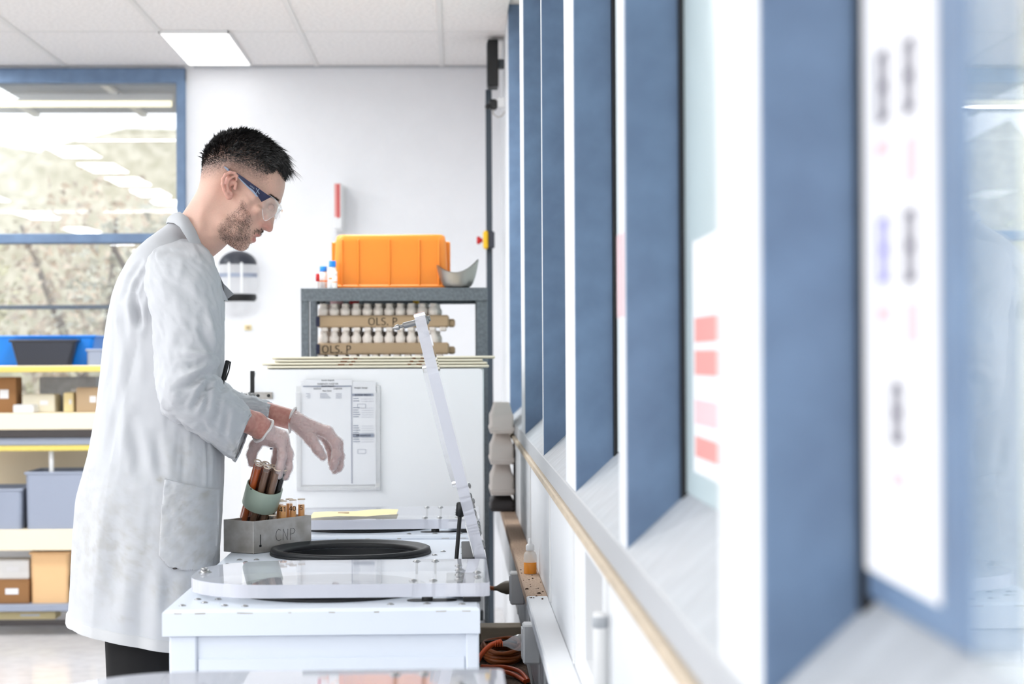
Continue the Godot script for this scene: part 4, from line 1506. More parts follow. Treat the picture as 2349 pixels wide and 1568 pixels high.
func open_bin(called: String, label: String, x0: float, x1: float, y0: float, y1: float, d: float, deep: float, m: Material, taper: float) -> void:
	var t := thing(called, label, called.split("_")[1], V((x0 + x1) / 2, y0, -d - deep / 2))
	var w := x1 - x0
	var h := y1 - y0
	var mb := MB.new()
	var rings := []
	var r := minf(0.02, deep * 0.2)
	for e in [[0.0, 1.0 - 2.0 * taper, r], [h, 1.0, r], [h, 1.0 - 0.02, r], [0.006, 1.0 - 2.0 * taper - 0.02, r]]:
		var ring := PackedVector3Array()
		for q in rounded(-w / 2 * e[1], -deep / 2 * e[1], w / 2 * e[1], deep / 2 * e[1], [r, r, r, r], 4):
			ring.append(V(q.x, e[0], -q.y))
		rings.append(ring)
	for i in 3:
		mb.loft([rings[i], rings[i + 1]], true, i == 0, i == 2)
	part(t, "shell", mb, m)
	mb = MB.new()
	for s in [-1.0, 1.0]:
		mb.span(V(-w / 2 - 0.004, h - 0.012, s * deep / 2 - 0.004), V(w / 2 + 0.004, h, s * deep / 2 + 0.004), 0.003)
		mb.span(V(s * w / 2 - 0.004, h - 0.012, -deep / 2), V(s * w / 2 + 0.004, h, deep / 2), 0.003)
	part(t, "rim", mb, m)

func carton(label: String, x0: float, x1: float, y0: float, y1: float, d: float, m: Material) -> void:
	var t := thing("carton", label, "box", V((x0 + x1) / 2, y0, -d - 0.06))
	var mb := MB.new()
	mb.span(V(x0, y0, -d), V(x1, y1 - 0.003, -d - 0.12), 0.003)
	part(t, "sides", mb, m, t.position)
	mb = MB.new()
	mb.span(V(x0 + 0.002, y1 - 0.004, -d + 0.001), V(x1 - 0.002, y1, -d - 0.119), 0.001)
	part(t, "lid_flap", mb, m, t.position)
	mb = MB.new()
	mb.span(V(lerpf(x0, x1, 0.55), y0 + (y1 - y0) * 0.4, -d + 0.0012), V(lerpf(x0, x1, 0.8), y0 + (y1 - y0) * 0.65, -d))
	part(t, "sticker", mb, M.paper, t.position)

func test_tube(label: String, base: Vector3, dir: Vector3, length: float, fill: float, liquid: Material, group: String) -> Node3D:
	var t := thing("test_tube", label, "test tube", base, group)
	var f := MB.frame(Vector3.ZERO, dir)
	var r := 0.0091
	var mb := MB.new()
	mb.lathe(PackedVector2Array([Vector2(0, 0.0012), Vector2(0.005, 0.002), Vector2(r - 0.0011, 0.008), Vector2(r - 0.0011, length * fill), Vector2(0, length * fill)]), 20, f, 0.5)
	part(t, "liquid", mb, liquid)
	mb = MB.new()
	mb.lathe(PackedVector2Array([Vector2(0, 0), Vector2(0.0055, 0.001), Vector2(r, 0.008), Vector2(r, length), Vector2(r - 0.0010, length), Vector2(r - 0.0010, length * fill)]), 20, f, 0.5)
	part(t, "glass", mb, M.tube_glass)
	mb = MB.new()
	mb.lathe(PackedVector2Array([Vector2(r + 0.0003, length - 0.002), Vector2(r + 0.0006, length - 0.0005), Vector2(r, length + 0.0006), Vector2(r - 0.0016, length + 0.0004), Vector2(r - 0.0018, length - 0.002)]), 20, f, 0.3)
	part(t, "rim", mb, M.tube_rim)
	return t

func make_bench_things() -> void:
	var g := mat("tube_glass", Color(0.95, 0.93, 0.90, 0.02), 0.03)
	g.transparency = BaseMaterial3D.TRANSPARENCY_ALPHA
	mat("tube_rim", Color(0.93, 0.86, 0.78), 0.2)
	var liq := [mat("liquid_orange", Color(0.78, 0.36, 0.13), 0.25), mat("liquid_russet", Color(0.62, 0.29, 0.17), 0.25), mat("liquid_brown", Color(0.50, 0.36, 0.27), 0.3), mat("liquid_taupe", Color(0.55, 0.42, 0.34), 0.3), mat("liquid_black", Color(0.10, 0.08, 0.08), 0.25), mat("liquid_amber", Color(0.93, 0.68, 0.42), 0.3)]
	# ---- open steel box on the third centrifuge
	var c0 := V(-0.494, MTOP + 0.0008, -4.476)
	var u := V(0.6, 0, -0.8)
	var w := V(-0.8, 0, -0.6)
	var L := 0.212
	var W := 0.100
	var H := 0.079
	var t := thing("steel_box", "open dull steel box lettered on its front, holding test tubes", "box", c0)
	var bs := Basis(u, V(0, 1, 0), -w)        # x along the front, y up, z towards the viewer
	var wall := func(nm: String, a: Vector3, b: Vector3) -> void:
		var mb := MB.new()
		mb.xf = Transform3D(bs, Vector3.ZERO)
		mb.span(a, b, 0.0005)
		part(t, nm, mb, M.dull_steel)
	wall.call("front", V(0, 0, -0.0016), V(L, H, 0))
	wall.call("back", V(0, 0, -W), V(L, H, -W + 0.0016))
	wall.call("side", V(0, 0, -W + 0.0016), V(0.0016, H, -0.0016))
	wall.call("side", V(L - 0.0016, 0, -W + 0.0016), V(L, H, -0.0016))
	wall.call("bottom", V(0, 0, -W), V(L, 0.0016, 0))
	for l in [[[0.098, 0.050], [0.090, 0.053], [0.083, 0.048], [0.080, 0.038], [0.083, 0.028], [0.091, 0.024], [0.099, 0.027]], [[0.106, 0.024], [0.107, 0.052], [0.122, 0.024], [0.124, 0.051]], [[0.133, 0.023], [0.134, 0.051], [0.145, 0.051], [0.151, 0.045], [0.146, 0.039], [0.135, 0.037]]]:
		var pen := MB.new()
		pen.xf = Transform3D(bs, Vector3.ZERO)
		var line := PackedVector3Array()
		for q in l:
			line.append(V(q[0], q[1], 0.0002))
		pen.tube(line, 0.00065, 6)
		part(t, "letter", pen, mat("faded_marker", Color(0.30, 0.29, 0.29), 0.7) if not M.has("faded_marker") else M.faded_marker)
	var mb := MB.new()
	mb.xf = Transform3D(bs, Vector3.ZERO)
	mb.span(V(0.024, 0.016, 0.0), V(0.026, 0.045, 0.0006))
	mb.span(V(0.021, 0.015, 0.0), V(0.028, 0.020, 0.0006))
	part(t, "ink_mark", mb, M.ink)
	# tubes standing in the box
	var n := 0
	for e in [[0.127, 0.018, 5, 0.90, "amber test tube marked forty-one standing in the steel box", "41"], [0.163, 0.018, 5, 0.86, "amber test tube marked forty standing in the steel box", "40"], [0.195, 0.018, 5, 0.88, "amber test tube marked five at the box's corner", "5"], [0.145, 0.045, 5, 0.9, "amber test tube behind the one marked forty", ""], [0.182, 0.047, 5, 0.9, "amber test tube behind the one marked five", ""], [0.09, 0.02, 2, 0.8, "brown test tube in the steel box beside the one marked forty-one", ""]]:
		var at: Vector3 = c0 + u * e[0] + w * e[1] + V(0, 0.002, 0)
		var ln := 0.118 if e[2] == 5 else 0.085
		var q := test_tube(e[4], at, V(0, 1, 0), ln, e[3], liq[e[2]], "test tubes standing in the steel box")
		if e[5] != "":
			var lt := share(q, "number", text_mesh(e[5], 0.012, 0.0003), M.ink, V(0, 0.097, 0.0096))
			lt.set_meta("label", "handwritten black number")
	# ---- pale green tube holder in the gloved hand
	var low := P(594, 1160, 4.595)
	var top := P(608, 1108, 4.57)
	var ax := (top - low).normalized()
	low = P(602, 1136, 4.582) - ax * 0.029
	t = thing("tube_holder", "pale green plastic ring holding a bundle of test tubes", "tube holder", low)
	mb = MB.new()
	var R := 0.0455
	mb.lathe(PackedVector2Array([Vector2(R - 0.004, 0), Vector2(R - 0.001, 0), Vector2(R, 0.002), Vector2(R, 0.056), Vector2(R - 0.001, 0.058), Vector2(R - 0.003, 0.058), Vector2(R - 0.004, 0.056), Vector2(R - 0.004, 0)]), 48, MB.frame(Vector3.ZERO, ax), 0.6)
	part(t, "sleeve", mb, M.pale_green)
	mb = MB.new()
	mb.lathe(PackedVector2Array([Vector2(0, 0.012), Vector2(R - 0.0042, 0.012), Vector2(R - 0.0042, 0.015), Vector2(0, 0.015)]), 40, MB.frame(Vector3.ZERO, ax))
	part(t, "spacer_disc", mb, M.pale_green)
	var fr := MB.frame(Vector3.ZERO, ax)
	mb = MB.new()
	var mk: Vector3 = P(578, 1122, 4.538) - low
	mb.box(mk, V(0.009, 0.003, 0.001), 0.0, Basis(Vector3.BACK, -0.4))
	mb.box(mk + V(0.004, -0.003, 0), V(0.002, 0.006, 0.001))
	part(t, "pen_mark", mb, M.slate_plastic)
	var words_ := ["orange", "russet", "brown", "taupe", "black"]
	var spots := []
	for i in 4:
		spots.append(Vector2.from_angle(0.4 + TAU * i / 4.0) * 0.0136)
	for i in 8:
		spots.append(Vector2.from_angle(0.12 + TAU * i / 8.0) * 0.0322)
	for q in spots:
		var ci := 0 if q.x < -0.024 else (1 if q.x < -0.004 else (2 if q.x < 0.010 else (3 if q.x < 0.022 else 4)))
		if q.y < -0.012:
			ci = (ci + 1) % 4
		var base: Vector3 = low + Vector3(q.x, -q.x * ax.x / ax.y, q.y) - ax * rng.randf_range(0.052, 0.058)
		var where := "front edge" if q.y > 0.025 else ("back edge" if q.y < -0.025 else ("middle" if q.length() < 0.02 else "side"))
		test_tube("%s test tube at the %s of the bundle in the pale green ring" % [words_[ci], where], base, ax, 0.170, 0.93, liq[ci], "test tubes in the pale green ring")
	# ---- paper on the closed lid behind
	var y := MTOP + 0.018 - 0.006 + 0.026 + 0.001
	t = thing("paper_sheet", "curling pale yellow paper lying on the closed lid", "paper", V(-0.33, y, -5.1))
	mb = MB.new()
	var rows := []
	for i in 7:
		var r := PackedVector3Array()
		for j in 7:
			var uu := i / 6.0
			var vv := j / 6.0
			var p := V(-0.40 + 0.235 * uu, y + 0.0015 + 0.004 * absf(sin(uu * 5.0 + vv)) + 0.003 * vv * uu, -4.99 - 0.16 * vv - 0.07 * uu)
			r.append(p)
		rows.append(r)
	mb.loft(rows, false, false, false)
	part(t, "sheet", mb, M.yellow_paper, t.position)
	mb = MB.new()
	mb.span(V(-0.33, y + 0.0052, -5.11), V(-0.30, y + 0.0058, -5.14))
	part(t, "crease_mark", mb, M.tray_card, t.position)

func make_ledge_things() -> void:
	# ---- ledge with power trunking below
	var o := structure("trim_30", "narrow ledge with power trunking along the window wall")
	var mb := MB.new()
	mb.span(V(0.168, 0.612, -4.42), V(WX, 0.64, -8.83), 0.003)
	part(o, "dusty_board", mb, M.dusty_top)
	mb = MB.new()
	mb.span(V(0.168, 0.612, FRONT - 1.0), V(WX, 0.64, -4.42), 0.003)
	part(o, "white_board", mb, M.white_paint)
	mb = MB.new()
	mb.span(V(0.188, 0.42, FRONT - 1.0), V(WX, 0.612, -8.83), 0.003)
	part(o, "trunking", mb, M.sill_strip)
	for z in [-3.9, -4.7, -5.6, -6.4]:
		mb = MB.new()
		mb.span(V(0.184, 0.43, z - 0.01), V(0.19, 0.608, z + 0.01), 0.001)
		part(o, "joint_cover", mb, M.white_plastic)
	# ---- dropper bottle
	var bp := V(0.1955, 0.64, -4.87)
	var t := thing("dropper_bottle", "small clear dropper bottle with orange liquid on the ledge", "bottle", bp)
	mb = MB.new()
	mb.lathe(PackedVector2Array([Vector2(0, 0.001), Vector2(0.0170, 0.0008), Vector2(0.01715, 0.003), Vector2(0.01715, 0.030), Vector2(0.0168, 0.0305), Vector2(0, 0.029)]), 24)
	part(t, "liquid", mb, mat("orange_liquid", Color(0.95, 0.60, 0.18), 0.2))
	mb = MB.new()
	mb.lathe(PackedVector2Array([Vector2(0, 0), Vector2(0.0162, 0), Vector2(0.0168, 0.002), Vector2(0.0168, 0.050), Vector2(0.014, 0.057), Vector2(0.009, 0.060), Vector2(0.009, 0.064)]), 24, Transform3D.IDENTITY, 0.4)
	var mk := mat("milky_plastic", Color(0.95, 0.95, 0.93, 0.45), 0.3)
	mk.transparency = BaseMaterial3D.TRANSPARENCY_ALPHA
	part(t, "body", mb, mk)
	mb = MB.new()
	mb.lathe(PackedVector2Array([Vector2(0, 0.062), Vector2(0.0115, 0.062), Vector2(0.0115, 0.074), Vector2(0.009, 0.078), Vector2(0.005, 0.080), Vector2(0.0035, 0.094), Vector2(0, 0.096)]), 20, Transform3D.IDENTITY, 0.5)
	part(t, "cap", mb, M.white_plastic)
	# ---- sockets, plugs and cables
	for e in [[-5.1, 0.575, "white power socket box holding the brown plug", "grey brown plug on its brown cable in the far socket", "brown_cable", "grey_brown"], [-4.14, 0.572, "white power socket box holding the clear plug", "clear plug on the orange cable in the near socket", "orange_cable", "clear"]]:
		var at := V(0.168, e[1], e[0])
		t = thing("power_socket", e[2], "socket", at, "power sockets under the ledge")
		mb = MB.new()
		mb.span(V(0.148, e[1] - 0.045, e[0] - 0.03), V(0.188, e[1] + 0.043, e[0] + 0.03), 0.004)
		part(t, "box", mb, M.white_plastic, at)
		mb = MB.new()
		mb.span(V(0.1455, e[1] - 0.035, e[0] - 0.022), V(0.149, e[1] + 0.034, e[0] + 0.022), 0.001)
		part(t, "face_plate", mb, M.white_plastic, at)
		at = V(0.144, e[1], e[0])
		t = thing("power_plug", e[3], "plug", at)
		mb = MB.new()
		var far: bool = e[5] == "grey_brown"
		mb.lathe(PackedVector2Array([Vector2(0, 0), Vector2(0.019, 0), Vector2(0.019, 0.008), Vector2(0.014, 0.022), Vector2(0.007, 0.034), Vector2(0.0055, 0.044), Vector2(0, 0.044)]), 20, MB.frame(V(0.1455, e[1], e[0]), V(-1, -0.06, 0)), 0.6)
		part(t, "body", mb, mat("plug_grey", Color(0.46, 0.42, 0.36), 0.5) if far else M.clear_plastic, at)
		mb = MB.new()
		if far:
			mb.tube(PackedVector3Array([V(0.104, e[1] - 0.002, e[0]), V(0.09, e[1] + 0.0, e[0]), V(0.075, e[1] - 0.003, e[0]), V(0.06, e[1] - 0.012, e[0] + 0.005), V(0.047, e[1] - 0.03, e[0] + 0.01)]), 0.0052, 12)
		else:
			var q := [P(1150, 1470, 4.14), P(1128, 1478, 4.15), P(1106, 1498, 4.17), P(1092, 1525, 4.2), P(1085, 1552, 4.24), P(1082, 1590, 4.28)]
			mb.tube(smooth_path(PackedVector3Array(q), 5), 0.0056, 12)
		part(t, "cable", mb, M[e[4]], at)
		mb = MB.new()
		for i in 4:
			mb.cyl(V(0.103 - i * 0.005, e[1] - 0.003, e[0]), V(0.101 - i * 0.005, e[1] - 0.003, e[0]), 0.0068, 12)
		part(t, "strain_relief", mb, M[e[4]], at)
	# ---- low plinth, timber and coiled cable
	t = thing("low_plinth", "low dusty plinth board between the centrifuges and the wall", "plinth", V(0.125, 0, -5.2))
	mb = MB.new()
	mb.span(V(0.06, 0.37, -3.7), V(0.186, 0.395, -5.66), 0.003)
	part(t, "board", mb, mat("dirt_board", Color(0.42, 0.32, 0.25), 0.9), t.position)
	grained(M.dirt_board, noise_tex(31, 0.05, Color(0.6, 0.58, 0.55), Color(1, 1, 1), 256, 2.4), 8.0)
	for z in [-3.8, -4.7, -5.6]:
		mb = MB.new()
		mb.span(V(0.065, 0, z - 0.02), V(0.18, 0.37, z + 0.02), 0.002)
		part(t, "support", mb, M.timber, t.position)
	t = thing("timber_block", "pale timber batten lying across the plinth behind the coiled cable", "timber", V(0.12, 0.395, -5.3))
	mb = MB.new()
	mb.span(V(0.066, 0.3955, -5.26), V(0.186, 0.442, -5.34), 0.003)
	part(t, "batten", mb, M.timber, t.position)
	mb = MB.new()
	mb.span(V(0.0655, 0.40, -5.262), V(0.0662, 0.438, -5.338))
	part(t, "end_grain", mb, M.dusty_top, t.position)
	t = thing("cable_coil", "coil of brown orange cable lying on the plinth", "cable", V(0.12, 0.395, -4.98))
	mb = MB.new()
	var path := PackedVector3Array()
	for i in 200:
		var a := TAU * i / 33.0
		var k := i / 200.0
		path.append(V(0.122 + cos(a) * (0.050 - 0.004 * sin(a * 0.37)), 0.4015 + 0.036 * k + 0.004 * sin(a * 2.0 + k * 9.0) * k, -4.98 + sin(a) * (0.11 + 0.012 * sin(a * 0.21))))
	mb.tube(path, 0.0056, 10)
	part(t, "coils", mb, M.brown_cable, t.position)
	mb = MB.new()
	mb.tube(smooth_path(PackedVector3Array([V(0.075, 0.442, -4.98), V(0.09, 0.446, -4.97), V(0.12, 0.448, -4.975), V(0.165, 0.44, -4.98)]), 5), 0.003, 8)
	part(t, "tie", mb, M.black_plastic, t.position)
	t = thing("loose_cable", "loose bright orange cable looping in front of the coil", "cable", V(0.11, 0.395, -4.66))
	mb = MB.new()
	mb.tube(smooth_path(PackedVector3Array([V(0.064, 0.4015, -4.74), V(0.085, 0.408, -4.72), V(0.12, 0.410, -4.70), V(0.15, 0.404, -4.67), V(0.17, 0.4015, -4.60)]), 6), 0.0056, 10)
	part(t, "cable", mb, M.orange_cable, t.position)
	mb = MB.new()
	mb.tube(smooth_path(PackedVector3Array([V(0.064, 0.4135, -4.76), V(0.09, 0.4155, -4.74), V(0.125, 0.4175, -4.72), V(0.16, 0.413, -4.68), V(0.178, 0.4025, -4.61)]), 6), 0.0056, 10)
	part(t, "second_strand", mb, M.orange_cable, t.position)
	# ---- white pipe near the recess, grit on the ledge
	t = thing("white_pipe", "short white pipe standing on the ledge before the recess", "pipe", V(0.205, 0.64, -2.62))
	mb = MB.new()
	mb.lathe(PackedVector2Array([Vector2(0, 0), Vector2(0.0105, 0), Vector2(0.0105, 0.205), Vector2(0.009, 0.212), Vector2(0, 0.213)]), 18)
	part(t, "tube", mb, M.white_plastic)
	mb = MB.new()
	mb.lathe(PackedVector2Array([Vector2(0.0105, 0.19), Vector2(0.0118, 0.192), Vector2(0.0118, 0.204), Vector2(0.0105, 0.206)]), 18)
	part(t, "collar", mb, M.sill)
	mb = MB.new()
	for i in 26:
		var p := V(rng.randf_range(0.172, 0.214), 0.6405, rng.randf_range(-5.0, -4.35))
		var s := rng.randf_range(0.0006, 0.002) if i > 2 else 0.0035
		mb.ball(p, V(s * 1.4, s, s), 6, 4)
	var gr := solid("ledge_grit", mb, M.dirt_board, "dark crumbs of soil scattered on the dusty ledge", "soil", V(0.195, 0.64, -4.6))
	gr.set_meta("kind", "stuff")
	# ---- stacked pale trays beside the window, on the ledge
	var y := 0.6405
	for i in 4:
		var lab: String = ["dark block drawn for the shadow under the pale trays on the ledge", "pale moulded tray at the foot of the ledge stack", "pale moulded tray in the middle of the ledge stack", "topmost pale moulded tray of the ledge stack"][i]
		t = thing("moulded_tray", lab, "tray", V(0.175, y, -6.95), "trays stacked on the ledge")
		var m: Material = M.dark_edge if i == 0 else M.cup_white  # lowest piece is a dark block standing in for the shadow there
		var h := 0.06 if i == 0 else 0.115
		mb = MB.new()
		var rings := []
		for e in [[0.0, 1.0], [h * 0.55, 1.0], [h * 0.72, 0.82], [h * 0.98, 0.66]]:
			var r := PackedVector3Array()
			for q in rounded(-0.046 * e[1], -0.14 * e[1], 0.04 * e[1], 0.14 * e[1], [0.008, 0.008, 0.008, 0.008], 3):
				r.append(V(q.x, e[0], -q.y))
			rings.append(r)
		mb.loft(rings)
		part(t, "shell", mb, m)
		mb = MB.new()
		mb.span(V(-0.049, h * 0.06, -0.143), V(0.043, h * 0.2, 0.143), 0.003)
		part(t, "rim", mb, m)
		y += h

func smooth_path(p: PackedVector3Array, n: int) -> PackedVector3Array:
	var out := PackedVector3Array()
	for i in p.size() - 1:
		var a := p[maxi(i - 1, 0)]
		var d := p[mini(i + 2, p.size() - 1)]
		for k in n:
			out.append(p[i].cubic_interpolate(p[i + 1], a, d, float(k) / n))
	out.append(p[p.size() - 1])
	return out

# ================================================================ the person
const MD := 4.5            # depth of the person's middle plane

# ---- smooth union of tapered capsules, meshed as surface nets
class Blob:
	var a := PackedVector3Array()
	var b := PackedVector3Array()
	var ra := PackedFloat32Array()
	var rb := PackedFloat32Array()
	var k := 0.008
	var wrinkle := 0.0
	var noise: FastNoiseLite

	func bone(p: Vector3, q: Vector3, r0: float, r1: float) -> void:
		a.append(p); b.append(q); ra.append(r0); rb.append(r1)

	func chain(pts: Array, rs: Array) -> void:
		for i in pts.size() - 1:
			bone(pts[i], pts[i + 1], rs[i], rs[i + 1])

	func dist(p: Vector3) -> float:
		var d := 1e3
		for i in a.size():
			var ba := b[i] - a[i]
			var pa := p - a[i]
			var h := clampf(pa.dot(ba) / maxf(ba.length_squared(), 1e-9), 0.0, 1.0)
			var e := (pa - ba * h).length() - lerpf(ra[i], rb[i], h)
			if e > d + k:
				continue
			if e < d - k:
				d = e
				continue
			var m := maxf(k - absf(e - d), 0.0) / k
			d = minf(e, d) - m * m * k * 0.25
		return d

	func into(mb: MB, cell: float, grow: float, color: Callable, keep = null) -> void:
		var lo := Vector3.ONE * 1e9
		var hi := Vector3.ONE * -1e9
		for i in a.size():
			var r := maxf(ra[i], rb[i]) + grow + cell * 2.0
			lo = lo.min(a[i] - Vector3.ONE * r).min(b[i] - Vector3.ONE * r)
			hi = hi.max(a[i] + Vector3.ONE * r).max(b[i] + Vector3.ONE * r)
		var S := 4
		var n := Vector3i(((hi - lo) / (cell * S)).ceil()) * S + Vector3i.ONE
		var val := PackedFloat32Array()
		val.resize(n.x * n.y * n.z)
		val.fill(1.0)
		var done := PackedByteArray()
		done.resize(val.size())
		var blocks := []
		var half := cell * S * 0.5
		for bz in (n.z - 1) / S:
			for by in (n.y - 1) / S:
				for bx in (n.x - 1) / S:
					var c := lo + Vector3(bx * S + S * 0.5, by * S + S * 0.5, bz * S + S * 0.5) * cell
					if absf(dist(c) - grow) > half * 1.7321 + k * 0.3 + 0.002:
						continue
					blocks.append(Vector3i(bx * S, by * S, bz * S))
					for z in S + 1:
						for y in S + 1:
							for x in S + 1:
								var q := bx * S + x + n.x * (by * S + y + n.y * (bz * S + z))
								if done[q]:
									continue
								done[q] = 1
								var p := lo + Vector3(bx * S + x, by * S + y, bz * S + z) * cell
								var dd := dist(p) - grow
								if wrinkle > 0.0:
									dd += wrinkle * noise.get_noise_3d(p.x * 1000.0, p.y * 1000.0, p.z * 1000.0)
								if keep != null:
									dd = maxf(dd, keep.call(p))
								val[q] = dd
		var at := {}
		var pts := PackedVector3Array()
		var cols := PackedColorArray()
		var f := PackedInt32Array()
		var off := [0, 1, n.x, n.x + 1, n.x * n.y, n.x * n.y + 1, n.x * n.y + n.x, n.x * n.y + n.x + 1]
		var ed := [[0, 1], [2, 3], [4, 5], [6, 7], [0, 2], [1, 3], [4, 6], [5, 7], [0, 4], [1, 5], [2, 6], [3, 7]]
		for bl in blocks:
			for z in S:
				for y in S:
					for x in S:
						var q: int = bl.x + x + n.x * (bl.y + y + n.y * (bl.z + z))
						var s := 0
						for c in 8:
							if val[q + off[c]] < 0.0:
								s += 1
						if s == 0 or s == 8:
							continue
						var sum := Vector3.ZERO
						var m := 0
						for e in ed:
							var v0 := val[q + off[e[0]]]
							var v1 := val[q + off[e[1]]]
							if (v0 < 0.0) == (v1 < 0.0):
								continue
							var t := v0 / (v0 - v1)
							var c0 := Vector3(e[0] & 1, (e[0] >> 1) & 1, e[0] >> 2)
							var c1 := Vector3(e[1] & 1, (e[1] >> 1) & 1, e[1] >> 2)
							sum += c0.lerp(c1, t)
							m += 1
						at[q] = pts.size()
						var p := lo + (Vector3(bl.x + x, bl.y + y, bl.z + z) + sum / m) * cell
						pts.append(p)
						cols.append(color.call(p))
		var ax := [1, n.x, n.x * n.y]
		for q in at:
			for i in 3:
				var v0 := val[q]
				var v1: float = val[q + ax[i]]
				if (v0 < 0.0) == (v1 < 0.0):
					continue
				var u: int = ax[(i + 1) % 3]
				var w: int = ax[(i + 2) % 3]
				if not (at.has(q - u) and at.has(q - w) and at.has(q - u - w)):
					continue
				var A: int = at[q]; var B: int = at[q - u]; var C: int = at[q - u - w]; var E: int = at[q - w]
				if v0 < 0.0:
					f.append_array(PackedInt32Array([A, B, C, A, C, E]))
				else:
					f.append_array(PackedInt32Array([A, C, B, A, E, C]))
		mb.smooth(pts, f, cols)

func lin(r: float, g: float, b: float) -> Color:
	return Color(r, g, b).srgb_to_linear()

# cubic table: rows [key, v1, v2, ...]
func row_at(t: Array, key: float) -> Array:
	var i := 0
	while i < t.size() - 2 and t[i + 1][0] < key:
		i += 1
	var p0: Array = t[maxi(i - 1, 0)]
	var p1: Array = t[i]
	var p2: Array = t[i + 1]
	var p3: Array = t[mini(i + 2, t.size() - 1)]
	var u := clampf((key - p1[0]) / (p2[0] - p1[0]), 0.0, 1.0)
	var out := []
	for c in range(1, p1.size()):
		out.append(cubic_interpolate(p1[c], p2[c], p0[c], p3[c], u))
	return out

# coat outline in photo pixels: [height, back, front, half width in metres]
const COAT := [[494, 402, 462, 0.048], [512, 388, 472, 0.062], [530, 366, 486, 0.095], [550, 342, 492, 0.140], [575, 318, 497, 0.172], [600, 300, 502, 0.188], [640, 279, 507, 0.196], [680, 264, 511, 0.195], [740, 251, 511, 0.182], [830, 241, 511, 0.172], [930, 229, 511, 0.168], [1020, 214, 511, 0.172], [1090, 196, 511, 0.180], [1140, 183, 507, 0.187], [1200, 178, 503, 0.192], [1290, 172, 498, 0.197], [1380, 165, 502, 0.202], [1440, 161, 500, 0.206]]
const FOLDS := [
	# x0, y0, x1, y1, width px, depth m  (photo pixels)
	[350, 748, 338, 690, 8, 0.010], [338, 690, 346, 640, 7, 0.005], [352, 770, 372, 660, 7, -0.003],
	[325, 650, 352, 612, 7, 0.005], [340, 668, 366, 622, 6, 0.004], [318, 690, 330, 640, 8, 0.004],
	[305, 700, 318, 780, 10, 0.004], [330, 800, 318, 900, 14, 0.005], [285, 760, 278, 920, 16, 0.004],
	[330, 960, 352, 1085, 12, 0.005], [300, 900, 275, 1040, 14, 0.004], [385, 990, 398, 1085, 10, 0.004], [440, 1000, 446, 1090, 16, 0.003], [490, 1000, 492, 1110, 3, 0.003],
	[230, 1100, 215, 1300, 22, 0.005], [300, 1180, 290, 1420, 26, 0.005], [360, 1300, 350, 1470, 22, 0.006], [420, 1290, 408, 1380, 14, 0.005]]
const SLEEVE_FOLDS := [
	[390, 582, 440, 584, 7, 0.004], [372, 560, 425, 556, 6, 0.003], [455, 560, 480, 600, 6, 0.004],
	[494, 846, 430, 890, 9, 0.009], [492, 858, 456, 934, 7, 0.008], [488, 866, 480, 935, 5, 0.006], [514, 888, 506, 968, 8, 0.007],
	[438, 806, 492, 816, 6, -0.006], [470, 760, 500, 812, 9, 0.004], [480, 700, 500, 800, 7, -0.003], [440, 842, 480, 832, 8, 0.005],
	[545, 920, 535, 1000, 8, -0.004], [528, 905, 522, 985, 6, 0.004], [410, 960, 425, 990, 6, 0.006], [420, 975, 470, 1000, 7, 0.004], [400, 700, 380, 860, 16, 0.003], [430, 660, 470, 720, 14, 0.003]]

func fold(p: Vector2, list: Array) -> float:
	var d := 0.0
	for e in list:
		var a := Vector2(e[0], e[1])
		var ba := Vector2(e[2], e[3]) - a
		var pa := p - a
		var h := clampf(pa.dot(ba) / ba.length_squared(), 0.0, 1.0)
		var q := (pa - ba * h).length() / float(e[4])
		if q < 4.0:
			var fade := sin(clampf(h, 0.04, 0.96) * PI)
			d -= 1.5 * e[5] * sqrt(fade) * (exp(-q * q) - 0.45 * exp(-(q - 1.8) * (q - 1.8)))
	return d

func coat_row(py: float) -> Array:
	return row_at(COAT, py)

# point of the coat at row py and angle a (0 = front, PI/2 = near side), and its pixel before turning into space
func coat_point(py: float, a: float) -> Array:
	var r := coat_row(py)
	var n := 2.5
	var cx: float = (r[0] + r[1]) * 0.5
	var hl: float = (r[1] - r[0]) * 0.5
	var c := cos(a)
	var s := sin(a)
	var x := cx + hl * signf(c) * pow(absf(c), 2.0 / n)
	var zz: float = r[2] * signf(s) * pow(absf(s), 2.0 / n)
	var fr: float = (x - r[0]) / (r[1] - r[0])
	var y: float = py + 78.0 * fr * clampf((680.0 - py) / 168.0, 0.0, 1.0) + 72.0 * fr * pow(clampf((py - 1000.0) / 440.0, 0.0, 1.0), 1.5)
	return [Vector2(x, y), zz]

func coat_z(px: float, py: float) -> float:
	# half width of the coat where its near side shows pixel (px, py); py is the untilted row
	var r := coat_row(py)
	var q := clampf(absf(px - (r[0] + r[1]) * 0.5) / ((r[1] - r[0]) * 0.5), 0.0, 0.985)
	return r[2] * pow(1.0 - pow(q, 2.5), 1.0 / 2.5)

func at_plane(p: Vector2, zoff: float) -> Vector3:
	# photo pixel on the person's middle plane, then moved straight towards the camera's side by zoff metres
	var q := P(p.x, p.y, MD)
	return q + V(0, 0, zoff)

var dirt := FastNoiseLite.new()
var cloth := FastNoiseLite.new()

